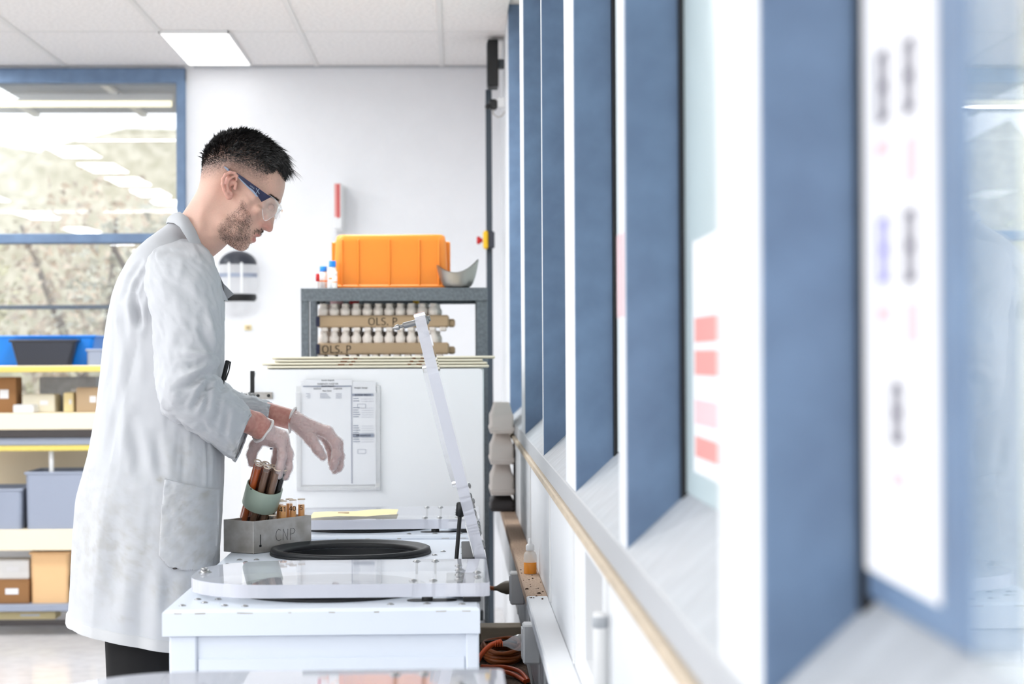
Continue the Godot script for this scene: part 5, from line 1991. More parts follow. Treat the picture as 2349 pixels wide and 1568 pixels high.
func coat_color(p: Vector2, side: float) -> Color:
	# off-white cotton; soil and rubbed grime where the photograph shows it
	var base := lin(0.775, 0.78, 0.795)
	var d := 0.0
	for s in [[270, 1230, 110, 130, 0.42], [330, 1250, 70, 80, 0.5], [450, 1180, 60, 90, 0.50], [470, 1265, 45, 30, 0.6], [220, 1180, 50, 80, 0.35], [320, 1390, 12, 8, 1.0], [395, 1092, 12, 10, 0.9], [490, 1125, 16, 10, 0.8], [420, 1330, 50, 30, 0.5], [450, 1040, 60, 50, 0.30], [225, 1080, 30, 20, 0.4], [545, 1030, 22, 26, 0.45]]:
		var q := Vector2((p.x - s[0]) / s[2], (p.y - s[1]) / s[3])
		d = maxf(d, s[4] * exp(-q.length_squared()))
	var g := clampf(dirt.get_noise_2d(p.x, p.y) * 1.6 + 0.35, 0.0, 1.0)
	var streak := clampf(dirt.get_noise_2d(p.x * 5.0 + 300.0, p.y * 3.0) * 2.0 - 0.2, 0.0, 1.0)
	return base.lerp(lin(0.60, 0.57, 0.50), clampf(d * (0.15 + 0.75 * g) * 0.8 + d * streak * 0.4, 0.0, 0.8))

func make_person() -> void:
	dirt.seed = 12
	dirt.frequency = 0.03
	dirt.fractal_octaves = 5
	cloth.seed = 4
	cloth.frequency = 1.0
	cloth.fractal_octaves = 3
	var foot := P(330, 815, MD)
	var t := thing("person", "man in stained white lab coat and safety glasses bending over test tubes", "person", V(foot.x, 0, -MD))
	var b := t.position
	var skin := mat("skin", Color(1, 1, 1), 0.48)
	skin.vertex_color_use_as_albedo = true
	skin.subsurf_scatter_enabled = true
	skin.subsurf_scatter_strength = 0.12
	var body := MB.new()
	make_head(body)
	make_ear(body)
	make_arms(body, t, b)
	var bm := part(t, "body", body, skin, b)
	bm.set_meta("label", "fair skin of head, neck, wrists and hands")
	make_hair(t, b)
	make_coat(t, b)
	make_trousers(t, b)
	make_glasses(t, b)
	# pen clipped at the chest
	var p0 := P(511, 872, 4.46)
	var p1 := P(522, 828, 4.46)
	var pen := thing("pen", "black pen clipped to the front of the white lab coat", "pen", p0)
	var mb := MB.new()
	mb.tube(PackedVector3Array([p0 - (p1 - p0) * 0.6, p0, p1, p1 + (p1 - p0) * 0.04]), [0.0045, 0.0052, 0.0056, 0.0035], 12)
	part(pen, "barrel", mb, M.black_plastic, p0)
	mb = MB.new()
	mb.tube(PackedVector3Array([p1 + V(0.007, -0.001, 0), p0.lerp(p1, 0.5) + V(0.009, 0, 0), p0 + V(0.006, 0, 0)]), [0.0018, 0.0015, 0.002], 8)
	part(pen, "clip", mb, M.black_plastic, p0)

# ---------------------------------------------------------------- head
func zc(x: float, y: float) -> Vector2:       # traced on an enlargement of the head
	return Vector2(400.0 + x / 3.92, 260.0 + y / 3.92)

const FACE := [[20, 985], [85, 885], [150, 790], [205, 695], [232, 610], [246, 520], [258, 445], [282, 372], [328, 292], [398, 224], [488, 182], [580, 166], [682, 176], [780, 220], [862, 290], [925, 372], [965, 445], [987, 520], [996, 590], [994, 645], [985, 700], [972, 745], [962, 778], [954, 800], [942, 824], [932, 846], [925, 870], [916, 900], [906, 932], [897, 965], [890, 1000], [887, 1030], [880, 1052], [866, 1064], [848, 1066], [828, 1058], [808, 1050], [796, 1052], [790, 1062], [786, 1074], [780, 1084], [777, 1096], [770, 1106], [756, 1112], [742, 1112], [732, 1116], [733, 1128], [734, 1142], [728, 1154], [714, 1162], [698, 1166], [684, 1170], [676, 1180], [668, 1196], [654, 1216], [632, 1232], [604, 1238], [572, 1232], [536, 1214], [500, 1190], [476, 1176], [452, 1196], [420, 1226], [372, 1266], [326, 1304], [290, 1350], [250, 1420], [120, 1300], [40, 1130]]
# half width and rounding radius (metres) at some places of the profile
const WIDE := [[530, 370, 0.078, 0.085], [500, 345, 0.070, 0.080], [560, 340, 0.072, 0.080], [620, 375, 0.066, 0.07], [640, 415, 0.060, 0.05], [475, 410, 0.070, 0.07], [465, 450, 0.064, 0.06], [440, 485, 0.058, 0.06], [450, 530, 0.062, 0.06], [480, 560, 0.056, 0.05], [505, 545, 0.056, 0.04], [570, 465, 0.070, 0.055], [590, 450, 0.069, 0.05], [600, 485, 0.063, 0.045], [565, 500, 0.066, 0.045], [545, 535, 0.058, 0.04], [520, 520, 0.062, 0.05], [560, 560, 0.030, 0.028], [575, 552, 0.030, 0.026], [590, 538, 0.026, 0.022], [583, 545, 0.027, 0.02], [570, 535, 0.044, 0.03], [598, 520, 0.030, 0.022], [610, 522, 0.019, 0.014], [622, 520, 0.013, 0.0125], [627, 500, 0.012, 0.013], [633, 480, 0.013, 0.015], [615, 500, 0.030, 0.022], [622, 480, 0.035, 0.026], [610, 475, 0.052, 0.034], [640, 462, 0.042, 0.030], [645, 440, 0.054, 0.038]]

var face_poly := PackedVector2Array()

func edge_distance(p: Vector2) -> float:
	var best := 1e9
	for i in face_poly.size():
		var a := face_poly[i]
		var ba := face_poly[(i + 1) % face_poly.size()] - a
		var pa := p - a
		var h := clampf(pa.dot(ba) / ba.length_squared(), 0.0, 1.0)
		best = minf(best, (pa - ba * h).length_squared())
	return sqrt(best)

func face_height(p: Vector2, dist := -1.0) -> float:
	var w := 0.0
	var r := 0.0
	var s := 0.0
	for e in WIDE:
		var q := 1.0 / (pow(Vector2(p.x - e[0], p.y - e[1]).length_squared(), 1.6) + 60.0)
		w += q * e[2]; r += q * e[3]; s += q
	w /= s; r /= s
	if dist < 0.0:
		dist = edge_distance(p)
	var t := clampf(dist / FPX * MD / r, 0.0, 1.0)
	var z := w * sqrt(1.0 - (1.0 - t) * (1.0 - t))
	# cheekbone, brow, eye hollow, nose wing, jaw edge, neck muscle
	for g in [[596, 466, 12, 6, 0.0025], [634, 455, 9, 5, 0.003], [621, 474, 9, 7, -0.007], [605, 521, 6, 5, 0.0045], [579, 546, 5, 4, -0.003], [607, 526.5, 3.2, 1.8, -0.008], [588, 543.6, 6, 1.2, -0.004], [530, 552, 30, 5, -0.004], [470, 520, 12, 40, 0.004], [560, 515, 20, 16, 0.001], [612, 486, 8, 6, 0.002]]:
		var q := Vector2((p.x - g[0]) / g[2], (p.y - g[1]) / g[3])
		z += g[4] * exp(-q.length_squared()) * smoothstep(0.0, 8.0, dist)
	return z

const BEARD := [[640, 770], [600, 850], [560, 890], [500, 930], [430, 1000], [405, 1070], [425, 1140], [478, 1172], [536, 1212], [600, 1236], [654, 1214], [676, 1180], [690, 1160], [694, 1110], [700, 1075], [735, 1050], [786, 1040], [792, 1062], [780, 1084], [750, 1080], [712, 1100], [706, 1040], [712, 960], [700, 890], [668, 810]]
const HAIRLINE := [[235, 480], [265, 478], [330, 474], [420, 468], [520, 458], [600, 466], [680, 496], [760, 536], [850, 566], [905, 552], [925, 522], [960, 560], [992, 600], [1040, 620]]

func hair_edge(x: float) -> float:       # height (enlarged pixels) of the lower edge of the thick hair
	var i := 0
	while i < HAIRLINE.size() - 2 and HAIRLINE[i + 1][0] < x:
		i += 1
	return lerpf(HAIRLINE[i][1], HAIRLINE[i + 1][1], clampf((x - HAIRLINE[i][0]) / float(HAIRLINE[i + 1][0] - HAIRLINE[i][0]), 0.0, 1.0))

var beard_poly := PackedVector2Array()
var head_pts := PackedVector3Array()      # near half: pixel x, pixel y, half width
var head_tri := PackedInt32Array()

func beard_mask(p: Vector2) -> float:      # 1 inside the beard, thinning out to 0 over its ragged edge
	var best := 1e9
	for i in beard_poly.size():
		var a := beard_poly[i]
		var ba := beard_poly[(i + 1) % beard_poly.size()] - a
		var h := clampf((p - a).dot(ba) / ba.length_squared(), 0.0, 1.0)
		best = minf(best, (p - a - ba * h).length())
	if not Geometry2D.is_point_in_polygon(p, beard_poly):
		best = -best
	best += dirt.get_noise_2d(p.x * 6.0, p.y * 6.0) * 5.0
	return smoothstep(-3.0, 9.0, best)

func skin_color(p: Vector2) -> Color:
	var zx := (p.x - 400.0) * 3.92
	var zy := (p.y - 260.0) * 3.92
	var c := lin(0.86, 0.69, 0.615)
	var n := dirt.get_noise_2d(p.x * 9.0, p.y * 9.0)
	c = c * (1.0 + n * 0.06)
	# redder nose and lips
	for g in [[850, 1030, 60, 50, 0.55], [800, 1000, 50, 40, 0.3], [756, 1098, 22, 12, 1.0], [722, 1136, 16, 24, 1.0], [690, 900, 80, 70, 0.12]]:
		var q := Vector2((zx - g[0]) / g[2], (zy - g[1]) / g[3])
		c = c.lerp(lin(0.78, 0.47, 0.44), g[4] * exp(-q.length_squared()))
	for g in [[735, 1112, 22, 4, 0.6]]:  # darker line between the lips, shade of the mouth painted into the skin
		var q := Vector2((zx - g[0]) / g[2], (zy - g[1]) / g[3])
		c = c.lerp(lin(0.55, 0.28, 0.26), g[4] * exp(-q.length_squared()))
	# pigment under the shaved hair and beard
	var he := hair_edge(zx)
	if zy < he + 190 and zx < 960:
		var k := clampf(1.0 - (zy - he) / 170.0, 0.0, 1.0)
		if zy > he:
			k *= lerpf(1.0, 0.3, smoothstep(790.0, 930.0, zx))
		var grain := 0.75 + 0.5 * dirt.get_noise_2d(p.x * 22.0, p.y * 22.0)
		c = c.lerp(lin(0.20, 0.17, 0.16), clampf(pow(k, 1.3) * grain, 0.0, 0.96 if zy < he else 0.75))
	var bk := beard_mask(p)
	if bk > 0.0:
		var grain := 0.40 + 0.7 * dirt.get_noise_2d(p.x * 26.0, p.y * 26.0)
		c = c.lerp(lin(0.40, 0.31, 0.28), clampf(grain, 0.05, 0.9) * 0.6 * bk)
	return c

func make_head(body: MB) -> void:
	for e in FACE:
		face_poly.append(zc(e[0], e[1]))
	for e in BEARD:
		beard_poly.append(zc(e[0], e[1]))
	# a finer outline
	var fine := PackedVector2Array()
	var m := face_poly.size()
	for i in m:
		var k := maxi(1, int(face_poly[i].distance_to(face_poly[(i + 1) % m]) / 2.0))
		for j in k:
			fine.append(face_poly[i].cubic_interpolate(face_poly[(i + 1) % m], face_poly[(i + m - 1) % m], face_poly[(i + 2) % m], float(j) / k))
	face_poly = fine
	var pts := PackedVector2Array(fine)
	var dist := PackedFloat32Array()
	dist.resize(fine.size())
	var nb := fine.size()
	for ins in [0.35, 1.1, 2.4]:
		for poly in Geometry2D.offset_polygon(fine, -ins):
			for q in poly:
				pts.append(q)
				dist.append(ins)
	var y := 295.0
	var odd := false
	while y < 640.0:
		var x := 395.0 + (1.1 if odd else 0.0)
		while x < 680.0:
			var q := Vector2(x, y)
			if Geometry2D.is_point_in_polygon(q, fine):
				var dd := edge_distance(q)
				if dd > 3.3:
					pts.append(q)
					dist.append(dd)
			x += 2.2
		y += 1.9
		odd = not odd
	var tri := Geometry2D.triangulate_delaunay(pts)
	var f := PackedInt32Array()
	for i in range(0, tri.size(), 3):
		var a := pts[tri[i]]; var b := pts[tri[i + 1]]; var c := pts[tri[i + 2]]
		if not Geometry2D.is_point_in_polygon((a + b + c) / 3.0, fine):
			continue
		if (b - a).cross(c - a) > 0:     # picture y runs down
			f.append_array(PackedInt32Array([tri[i], tri[i + 2], tri[i + 1]]))
		else:
			f.append_array(PackedInt32Array([tri[i], tri[i + 1], tri[i + 2]]))
	var all := PackedVector3Array()
	var cols := PackedColorArray()
	for i in pts.size():
		var h := 0.0 if i < nb else face_height(pts[i], dist[i])
		head_pts.append(V(pts[i].x, pts[i].y, h))
		all.append(at_plane(pts[i], h))
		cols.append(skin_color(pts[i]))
	head_tri = f
	var n := pts.size()
	var full := PackedInt32Array(f)
	for i in range(nb, n):
		all.append(at_plane(pts[i], -head_pts[i].z))
		cols.append(cols[i])
	for i in range(0, f.size(), 3):
		var q := [f[i], f[i + 2], f[i + 1]]
		for e in q:
			full.append(e if e < nb else e + n - nb)
	body.smooth(all, full, cols)
	# eyeballs behind the glasses
	for s in [-1.0, 1.0]:
		body.col = lin(0.80, 0.62, 0.55)
		body.ball(at_plane(Vector2(621, 477), s * 0.0235), V(0.0125, 0.0095, 0.0105), 18, 12)
	body.col = Color(1, 1, 1)

func make_ear(body: MB) -> void:
	for s in [1.0, -1.0]:
		var bl := Blob.new()
		bl.k = 0.004
		var pt := func(x: float, y: float, out: float) -> Vector3:
			return at_plane(zc(x, y), s * (0.0715 + out))
		var helix := [[592, 622, 0.004], [598, 590, 0.008], [578, 567, 0.012], [540, 562, 0.0165], [502, 583, 0.019], [479, 625, 0.021], [476, 672, 0.020], [487, 716, 0.016], [505, 752, 0.011], [522, 778, 0.007], [538, 776, 0.004], [548, 760, 0.002]]
		var rs := [0.0028, 0.003, 0.0032, 0.0034, 0.0036, 0.0038, 0.0038, 0.0036, 0.0042, 0.0054, 0.005, 0.004]
		for i in helix.size() - 1:
			bl.bone(pt.call(helix[i][0], helix[i][1], helix[i][2]), pt.call(helix[i + 1][0], helix[i + 1][1], helix[i + 1][2]), rs[i], rs[i + 1])
		# inner fold, tragus and the plate behind
		bl.bone(pt.call(565, 598, 0.008), pt.call(528, 618, 0.012), 0.003, 0.0034)
		bl.bone(pt.call(528, 618, 0.012), pt.call(510, 670, 0.013), 0.0034, 0.0034)
		bl.bone(pt.call(510, 670, 0.013), pt.call(522, 722, 0.010), 0.0034, 0.004)
		bl.bone(pt.call(522, 722, 0.010), pt.call(548, 742, 0.006), 0.004, 0.0034)
		bl.bone(pt.call(586, 655, 0.002), pt.call(578, 700, 0.004), 0.004, 0.0042)
		bl.bone(pt.call(560, 640, -0.004), pt.call(520, 660, -0.001), 0.008, 0.008)
		bl.bone(pt.call(520, 610, 0.002), pt.call(500, 660, 0.004), 0.008, 0.008)
		bl.bone(pt.call(500, 660, 0.003), pt.call(530, 740, 0.0), 0.008, 0.006)
		bl.into(body, 0.0015, 0.0, func(p: Vector3) -> Color:
			return lin(0.86, 0.645, 0.58) * (1.0 + 0.05 * dirt.get_noise_3d(p.x * 3000.0, p.y * 3000.0, p.z * 3000.0)))

func make_arms(body: MB, t: Node3D, b: Vector3) -> void:
	var skin_c := func(p: Vector3) -> Color:
		var n := dirt.get_noise_3d(p.x * 2600.0, p.y * 2600.0, p.z * 2600.0)
		return lin(0.82, 0.60, 0.545).lerp(lin(0.74, 0.48, 0.45), clampf(0.35 + n, 0.0, 1.0))
	# hidden trunk and upper arms, so that the figure is one
	var bl := Blob.new()
	bl.k = 0.05
	var hip := at_plane(Vector2(350, 1180), 0)
	var chest := at_plane(Vector2(395, 690), 0)
	bl.bone(hip, chest, 0.10, 0.11)
	bl.bone(chest + V(0, -0.04, 0), at_plane(Vector2(448, 575), 0), 0.08, 0.045)
	for s in [1.0, -1.0]:
		bl.bone(chest, at_plane(Vector2(415, 680), s * 0.13), 0.07, 0.045)
	bl.bone(at_plane(Vector2(415, 680), 0.13), P(425, 900, 4.32), 0.045, 0.036)
	bl.bone(P(425, 900, 4.32), P(575, 972, 4.50), 0.036, 0.027)
	bl.bone(at_plane(Vector2(415, 680), -0.13), P(440, 890, 4.69), 0.045, 0.034)
	bl.bone(P(440, 895, 4.69), P(560, 938, 4.708), 0.030, 0.019)
	bl.bone(P(560, 938, 4.708), P(625, 950, 4.715), 0.019, 0.022)
	bl.into(body, 0.012, 0.0, skin_c)
	var glove := mat("glove_film", Color(1.0, 0.985, 0.985, 0.38), 0.26)
	glove.transparency = BaseMaterial3D.TRANSPARENCY_ALPHA
	# ---- right hand (near), closed over the tubes
	var R := Blob.new()
	R.k = 0.009
	var w := P(586, 972, 4.509)
	R.bone(P(560, 962, 4.489), w, 0.029, 0.0285)
	R.bone(w, P(604, 985, 4.524), 0.0285, 0.027)
	var kn := [P(645, 1013, 4.539), P(650, 1004, 4.559), P(648, 999, 4.581), P(640, 1000, 4.602)]      # little finger to forefinger
	for i in 4:
		R.bone(P(600 + i * 1.5, 990 - i * 3, 4.519 + i * 0.011), kn[i], 0.0165, 0.0115 if i > 0 else 0.0105)
	R.bone(kn[0], kn[3], 0.010, 0.010)
	R.bone(P(596, 1000, 4.534), P(625, 1012, 4.559), 0.016, 0.015)
	R.chain([kn[0], P(647, 1046, 4.534), P(643, 1070, 4.533), P(640, 1090, 4.534)], [0.0100, 0.0088, 0.0080, 0.0072])
	R.chain([kn[1], P(662, 1042, 4.558), P(661, 1072, 4.555), P(655, 1094, 4.554)], [0.0112, 0.0098, 0.0088, 0.0078])
	R.chain([kn[2], P(660, 1036, 4.589), P(658, 1066, 4.592), P(651, 1086, 4.592)], [0.0115, 0.0100, 0.0090, 0.0080])
	R.chain([kn[3], P(637, 1034, 4.621), P(632, 1054, 4.627), P(628, 1072, 4.626)], [0.0112, 0.0098, 0.0086, 0.0076])
	R.chain([P(600, 1004, 4.544), P(585, 1022, 4.569), P(577, 1042, 4.580), P(578, 1062, 4.580)], [0.0150, 0.0125, 0.0105, 0.0090])
	R.into(body, 0.0028, 0.0, skin_c)
	# ---- left hand (far), hanging open
	var Lh := Blob.new()
	Lh.k = 0.008
	Lh.bone(P(612, 946, 4.715), P(668, 962, 4.72), 0.027, 0.026)
	var mc := [P(750, 992, 4.690), P(752, 989, 4.710), P(748, 991, 4.730), P(740, 997, 4.747)]
	for i in 4:
		Lh.bone(P(676, 962 + i * 2, 4.705 + i * 0.009), mc[i], 0.0175, 0.0115)
	Lh.bone(P(680, 968, 4.70), P(712, 992, 4.695), 0.021, 0.015)
	Lh.chain([mc[0], P(770, 1014, 4.684), P(772, 1041, 4.684), P(766, 1062, 4.686), P(763, 1072, 4.688)], [0.0115, 0.0102, 0.0092, 0.0084, 0.0080])
	Lh.chain([mc[1], P(776, 1016, 4.706), P(780, 1046, 4.706), P(779, 1066, 4.708), P(777, 1075, 4.709)], [0.0118, 0.0105, 0.0094, 0.0086, 0.0080])
	Lh.chain([mc[2], P(769, 1020, 4.728), P(772, 1050, 4.728), P(770, 1072, 4.726), P(768, 1080, 4.726)], [0.0114, 0.0100, 0.0090, 0.0082, 0.0076])
	Lh.chain([mc[3], P(755, 1024, 4.748), P(760, 1046, 4.747), P(759, 1062, 4.744)], [0.0100, 0.0088, 0.0078, 0.0070])
	Lh.chain([P(690, 980, 4.695), P(714, 1008, 4.672), P(729, 1031, 4.664), P(741, 1047, 4.662)], [0.0175, 0.0138, 0.0112, 0.0095])
	Lh.into(body, 0.0028, 0.0, skin_c)
	# thumb nail
	body.col = lin(0.86, 0.66, 0.64)
	body.xf = Transform3D(Basis(Vector3.BACK, -0.95), P(738, 1043, 4.654))
	body.ball(Vector3.ZERO, V(0.0068, 0.0048, 0.0018), 12, 8)
	body.xf = Transform3D.IDENTITY
	body.col = Color(1, 1, 1)
	# ---- thin gloves
	var nz := FastNoiseLite.new()
	nz.seed = 9
	nz.frequency = 0.13
	nz.fractal_octaves = 2
	for e in [[R, w, P(600, 983, 4.524), 0.6, "glove"], [Lh, P(640, 954, 4.718), P(667, 961, 4.72), 0.0, "glove"]]:
		var bb: Blob = e[0]
		bb.wrinkle = 0.0022
		bb.noise = nz
		var axis: Vector3 = (e[2] - e[1]).normalized()
		var org: Vector3 = e[2]
		var mb := MB.new()
		bb.into(mb, 0.0023, 0.0021, func(_p: Vector3) -> Color: return Color(1, 1, 1), func(p: Vector3) -> float: return -(p - org).dot(axis))
		var gm := part(t, "glove", mb, glove, b)
		gm.set_meta("label", "thin clear wrinkled glove")
		# rolled cuff
		mb = MB.new()
		var path := PackedVector3Array()
		var fr := MB.frame(org + axis * 0.002, axis)
		for i in 33:
			var a := TAU * i / 32
			var rr := 0.0315 + 0.0015 * sin(a * 3.0) + 0.001 * sin(a * 7.0)
			path.append(fr * V(cos(a) * rr, 0.004 * sin(a * 2.0 + 1.0), sin(a) * rr))
		mb.tube(path, 0.0034, 10)
		part(gm, "rolled_cuff", mb, M.glove_cuff if M.has("glove_cuff") else mat("glove_cuff", Color(0.92, 0.90, 0.89), 0.35), b)
	var mk := MB.new()
	mk.ball(P(622, 1029, 4.511), V(0.004, 0.0018, 0.0016), 8, 6)
	part(t, "ink_spot", mk, M.navy_plastic, b)

# ---------------------------------------------------------------- hair
func strand(mb: MB, p: Vector3, d: Vector3, bend: Vector3, length: float, r: float) -> void:
	var s := d.cross(V(0.3, 0.5, 0.8)).normalized()
	var u := s.cross(d).normalized()
	var q := p + d * length * 0.55
	var e := p + d * length + bend * length
	for k in 3:
		var a0 := TAU * k / 3
		var a1 := TAU * (k + 1) / 3
		var c0 := (s * cos(a0) + u * sin(a0)) * r
		var c1 := (s * cos(a1) + u * sin(a1)) * r
		mb.quad(p + c0, p + c1, q + c1 * 0.8, q + c0 * 0.8)
		mb.tri(q + c0 * 0.8, q + c1 * 0.8, e)

func make_hair(t: Node3D, b: Vector3) -> void:
	var g := RandomNumberGenerator.new()
	g.seed = 77
	var hair := MB.new()
	var short := MB.new()
	var beard := MB.new()
	for i in range(0, head_tri.size(), 3):
		var A := head_pts[head_tri[i]]; var B := head_pts[head_tri[i + 1]]; var C := head_pts[head_tri[i + 2]]
		var mid := (A + B + C) / 3.0
		var zx := (mid.x - 400.0) * 3.92
		var zy := (mid.y - 260.0) * 3.92
		var he := hair_edge(zx)
		var pa := at_plane(Vector2(A.x, A.y), A.z); var pb := at_plane(Vector2(B.x, B.y), B.z); var pc := at_plane(Vector2(C.x, C.y), C.z)
		var cr := (pb - pa).cross(pc - pa)
		var area := cr.length() * 0.5
		var n := cr.normalized()
		var is_hair := zy < he + 6.0
		var is_fade := not is_hair and zy < he + 130.0 and zx < 900 and zx > 225
		var bk := beard_mask(Vector2(mid.x, mid.y))
		var is_beard := bk > 0.05
		if not (is_hair or is_fade or is_beard):
			continue
		for side in [1.0, -1.0]:
			var want := area * (190000.0 if is_hair else (90000.0 if is_fade else 300000.0)) * (1.0 if side > 0 else 0.6)
			var count := int(want) + (1 if g.randf() < want - int(want) else 0)
			for k in count:
				var u := g.randf(); var v := g.randf()
				if u + v > 1.0:
					u = 1.0 - u; v = 1.0 - v
				var p := pa + (pb - pa) * u + (pc - pa) * v
				var nn := n
				if side < 0:
					p.z = -MD - (p.z + MD)
					nn.z = -nn.z
				if is_hair:
					var front := smoothstep(780.0, 980.0, zx)
					var topness := clampf((he - zy) / 150.0, 0.0, 1.0)
					var L := lerpf(0.003, 0.0145, topness) + front * 0.026 * topness
					var d := (nn * lerpf(0.50, 1.0, topness) + V(0.75, lerpf(-0.15, 0.2, topness), 0)).normalized()
					var rear := smoothstep(560.0, 330.0, zx)
					d = d.lerp((nn * 0.8 + V(-0.1, -0.35 + 0.9 * topness, 0)).normalized(), rear).normalized()
					if front > 0.1:
						d = d.lerp((V(0.85, -0.12, 0) + nn * 0.45).normalized(), front).normalized()
					d = (d + Vector3(g.randfn(), g.randfn(), g.randfn()) * 0.20).normalized()
					strand(hair, p - nn * 0.001, d, V(0.12 - 0.1 * front, -0.15 - 0.75 * front, 0), L * g.randf_range(0.7, 1.25), 0.00075)
					if g.randf() < 0.035 and topness > 0.35:      # tufts that stand up from the rest
						var td := (nn * 1.0 + V(0.35 + 0.4 * front, 0.25 - 0.3 * front, 0) + Vector3(g.randfn(), g.randfn(), g.randfn()) * 0.28).normalized()
						for q in 5:
							strand(hair, p + Vector3(g.randfn(), g.randfn(), g.randfn()) * 0.0012, (td + Vector3(g.randfn(), g.randfn(), g.randfn()) * 0.07).normalized(), V(0.1, -0.1 - 0.5 * front, 0), (0.018 + 0.022 * front) * g.randf_range(0.8, 1.15), 0.0009)
				elif is_fade:
					var q := (zy - he) / 130.0
					if g.randf() < q:
						continue
					var d := (nn * 0.45 + V(-0.25, -0.8, 0) + Vector3(g.randfn(), g.randfn(), g.randfn()) * 0.3).normalized()
					strand(short, p, d, V(0, -0.1, 0), lerpf(0.0030, 0.0014, q), 0.00022)
				else:
					var moust := 1.0 if zx > 730 and zy < 1085 else 0.0
					if g.randf() > (0.75 * bk if moust == 0.0 else 0.6):
						continue
					var d := (nn * 0.40 + V(0.25, -0.8, 0) + Vector3(g.randfn(), g.randfn(), g.randfn()) * 0.35).normalized()
					strand(beard, p, d, V(0.05, -0.1, 0), g.randf_range(0.0022, 0.0042) * (1.3 if moust > 0 else 1.0), 0.00023 if moust == 0.0 else 0.0004)
	# eyebrow
	for k in 260:
		var u := g.randf()
		var q := Vector2(lerpf(622, 641, u), lerpf(452, 462, u) + g.randfn() * 1.2)
		var h := face_height(q)
		for s in [1.0, -1.0]:
			strand(beard, at_plane(q, s * h), (V(0.3, 0.2, s * 0.5) + Vector3(g.randfn(), g.randfn(), g.randfn()) * 0.3).normalized(), V(-0.2, 0.1, 0), 0.006, 0.0003)
	var hm := mat("dark_hair", Color(0.070, 0.058, 0.055), 0.42)
	var h := part(t, "hair", hair, hm, b)
	h.set_meta("label", "short dark brown hair, longer at the front")
	part(t, "clipped_sides", short, mat("clipped_hair", Color(0.20, 0.165, 0.15), 0.6), b)
	var bd := part(t, "beard_stubble", beard, mat("stubble", Color(0.15, 0.10, 0.08), 0.6), b)
	bd.set_meta("label", "short brown beard stubble, moustache and brow")

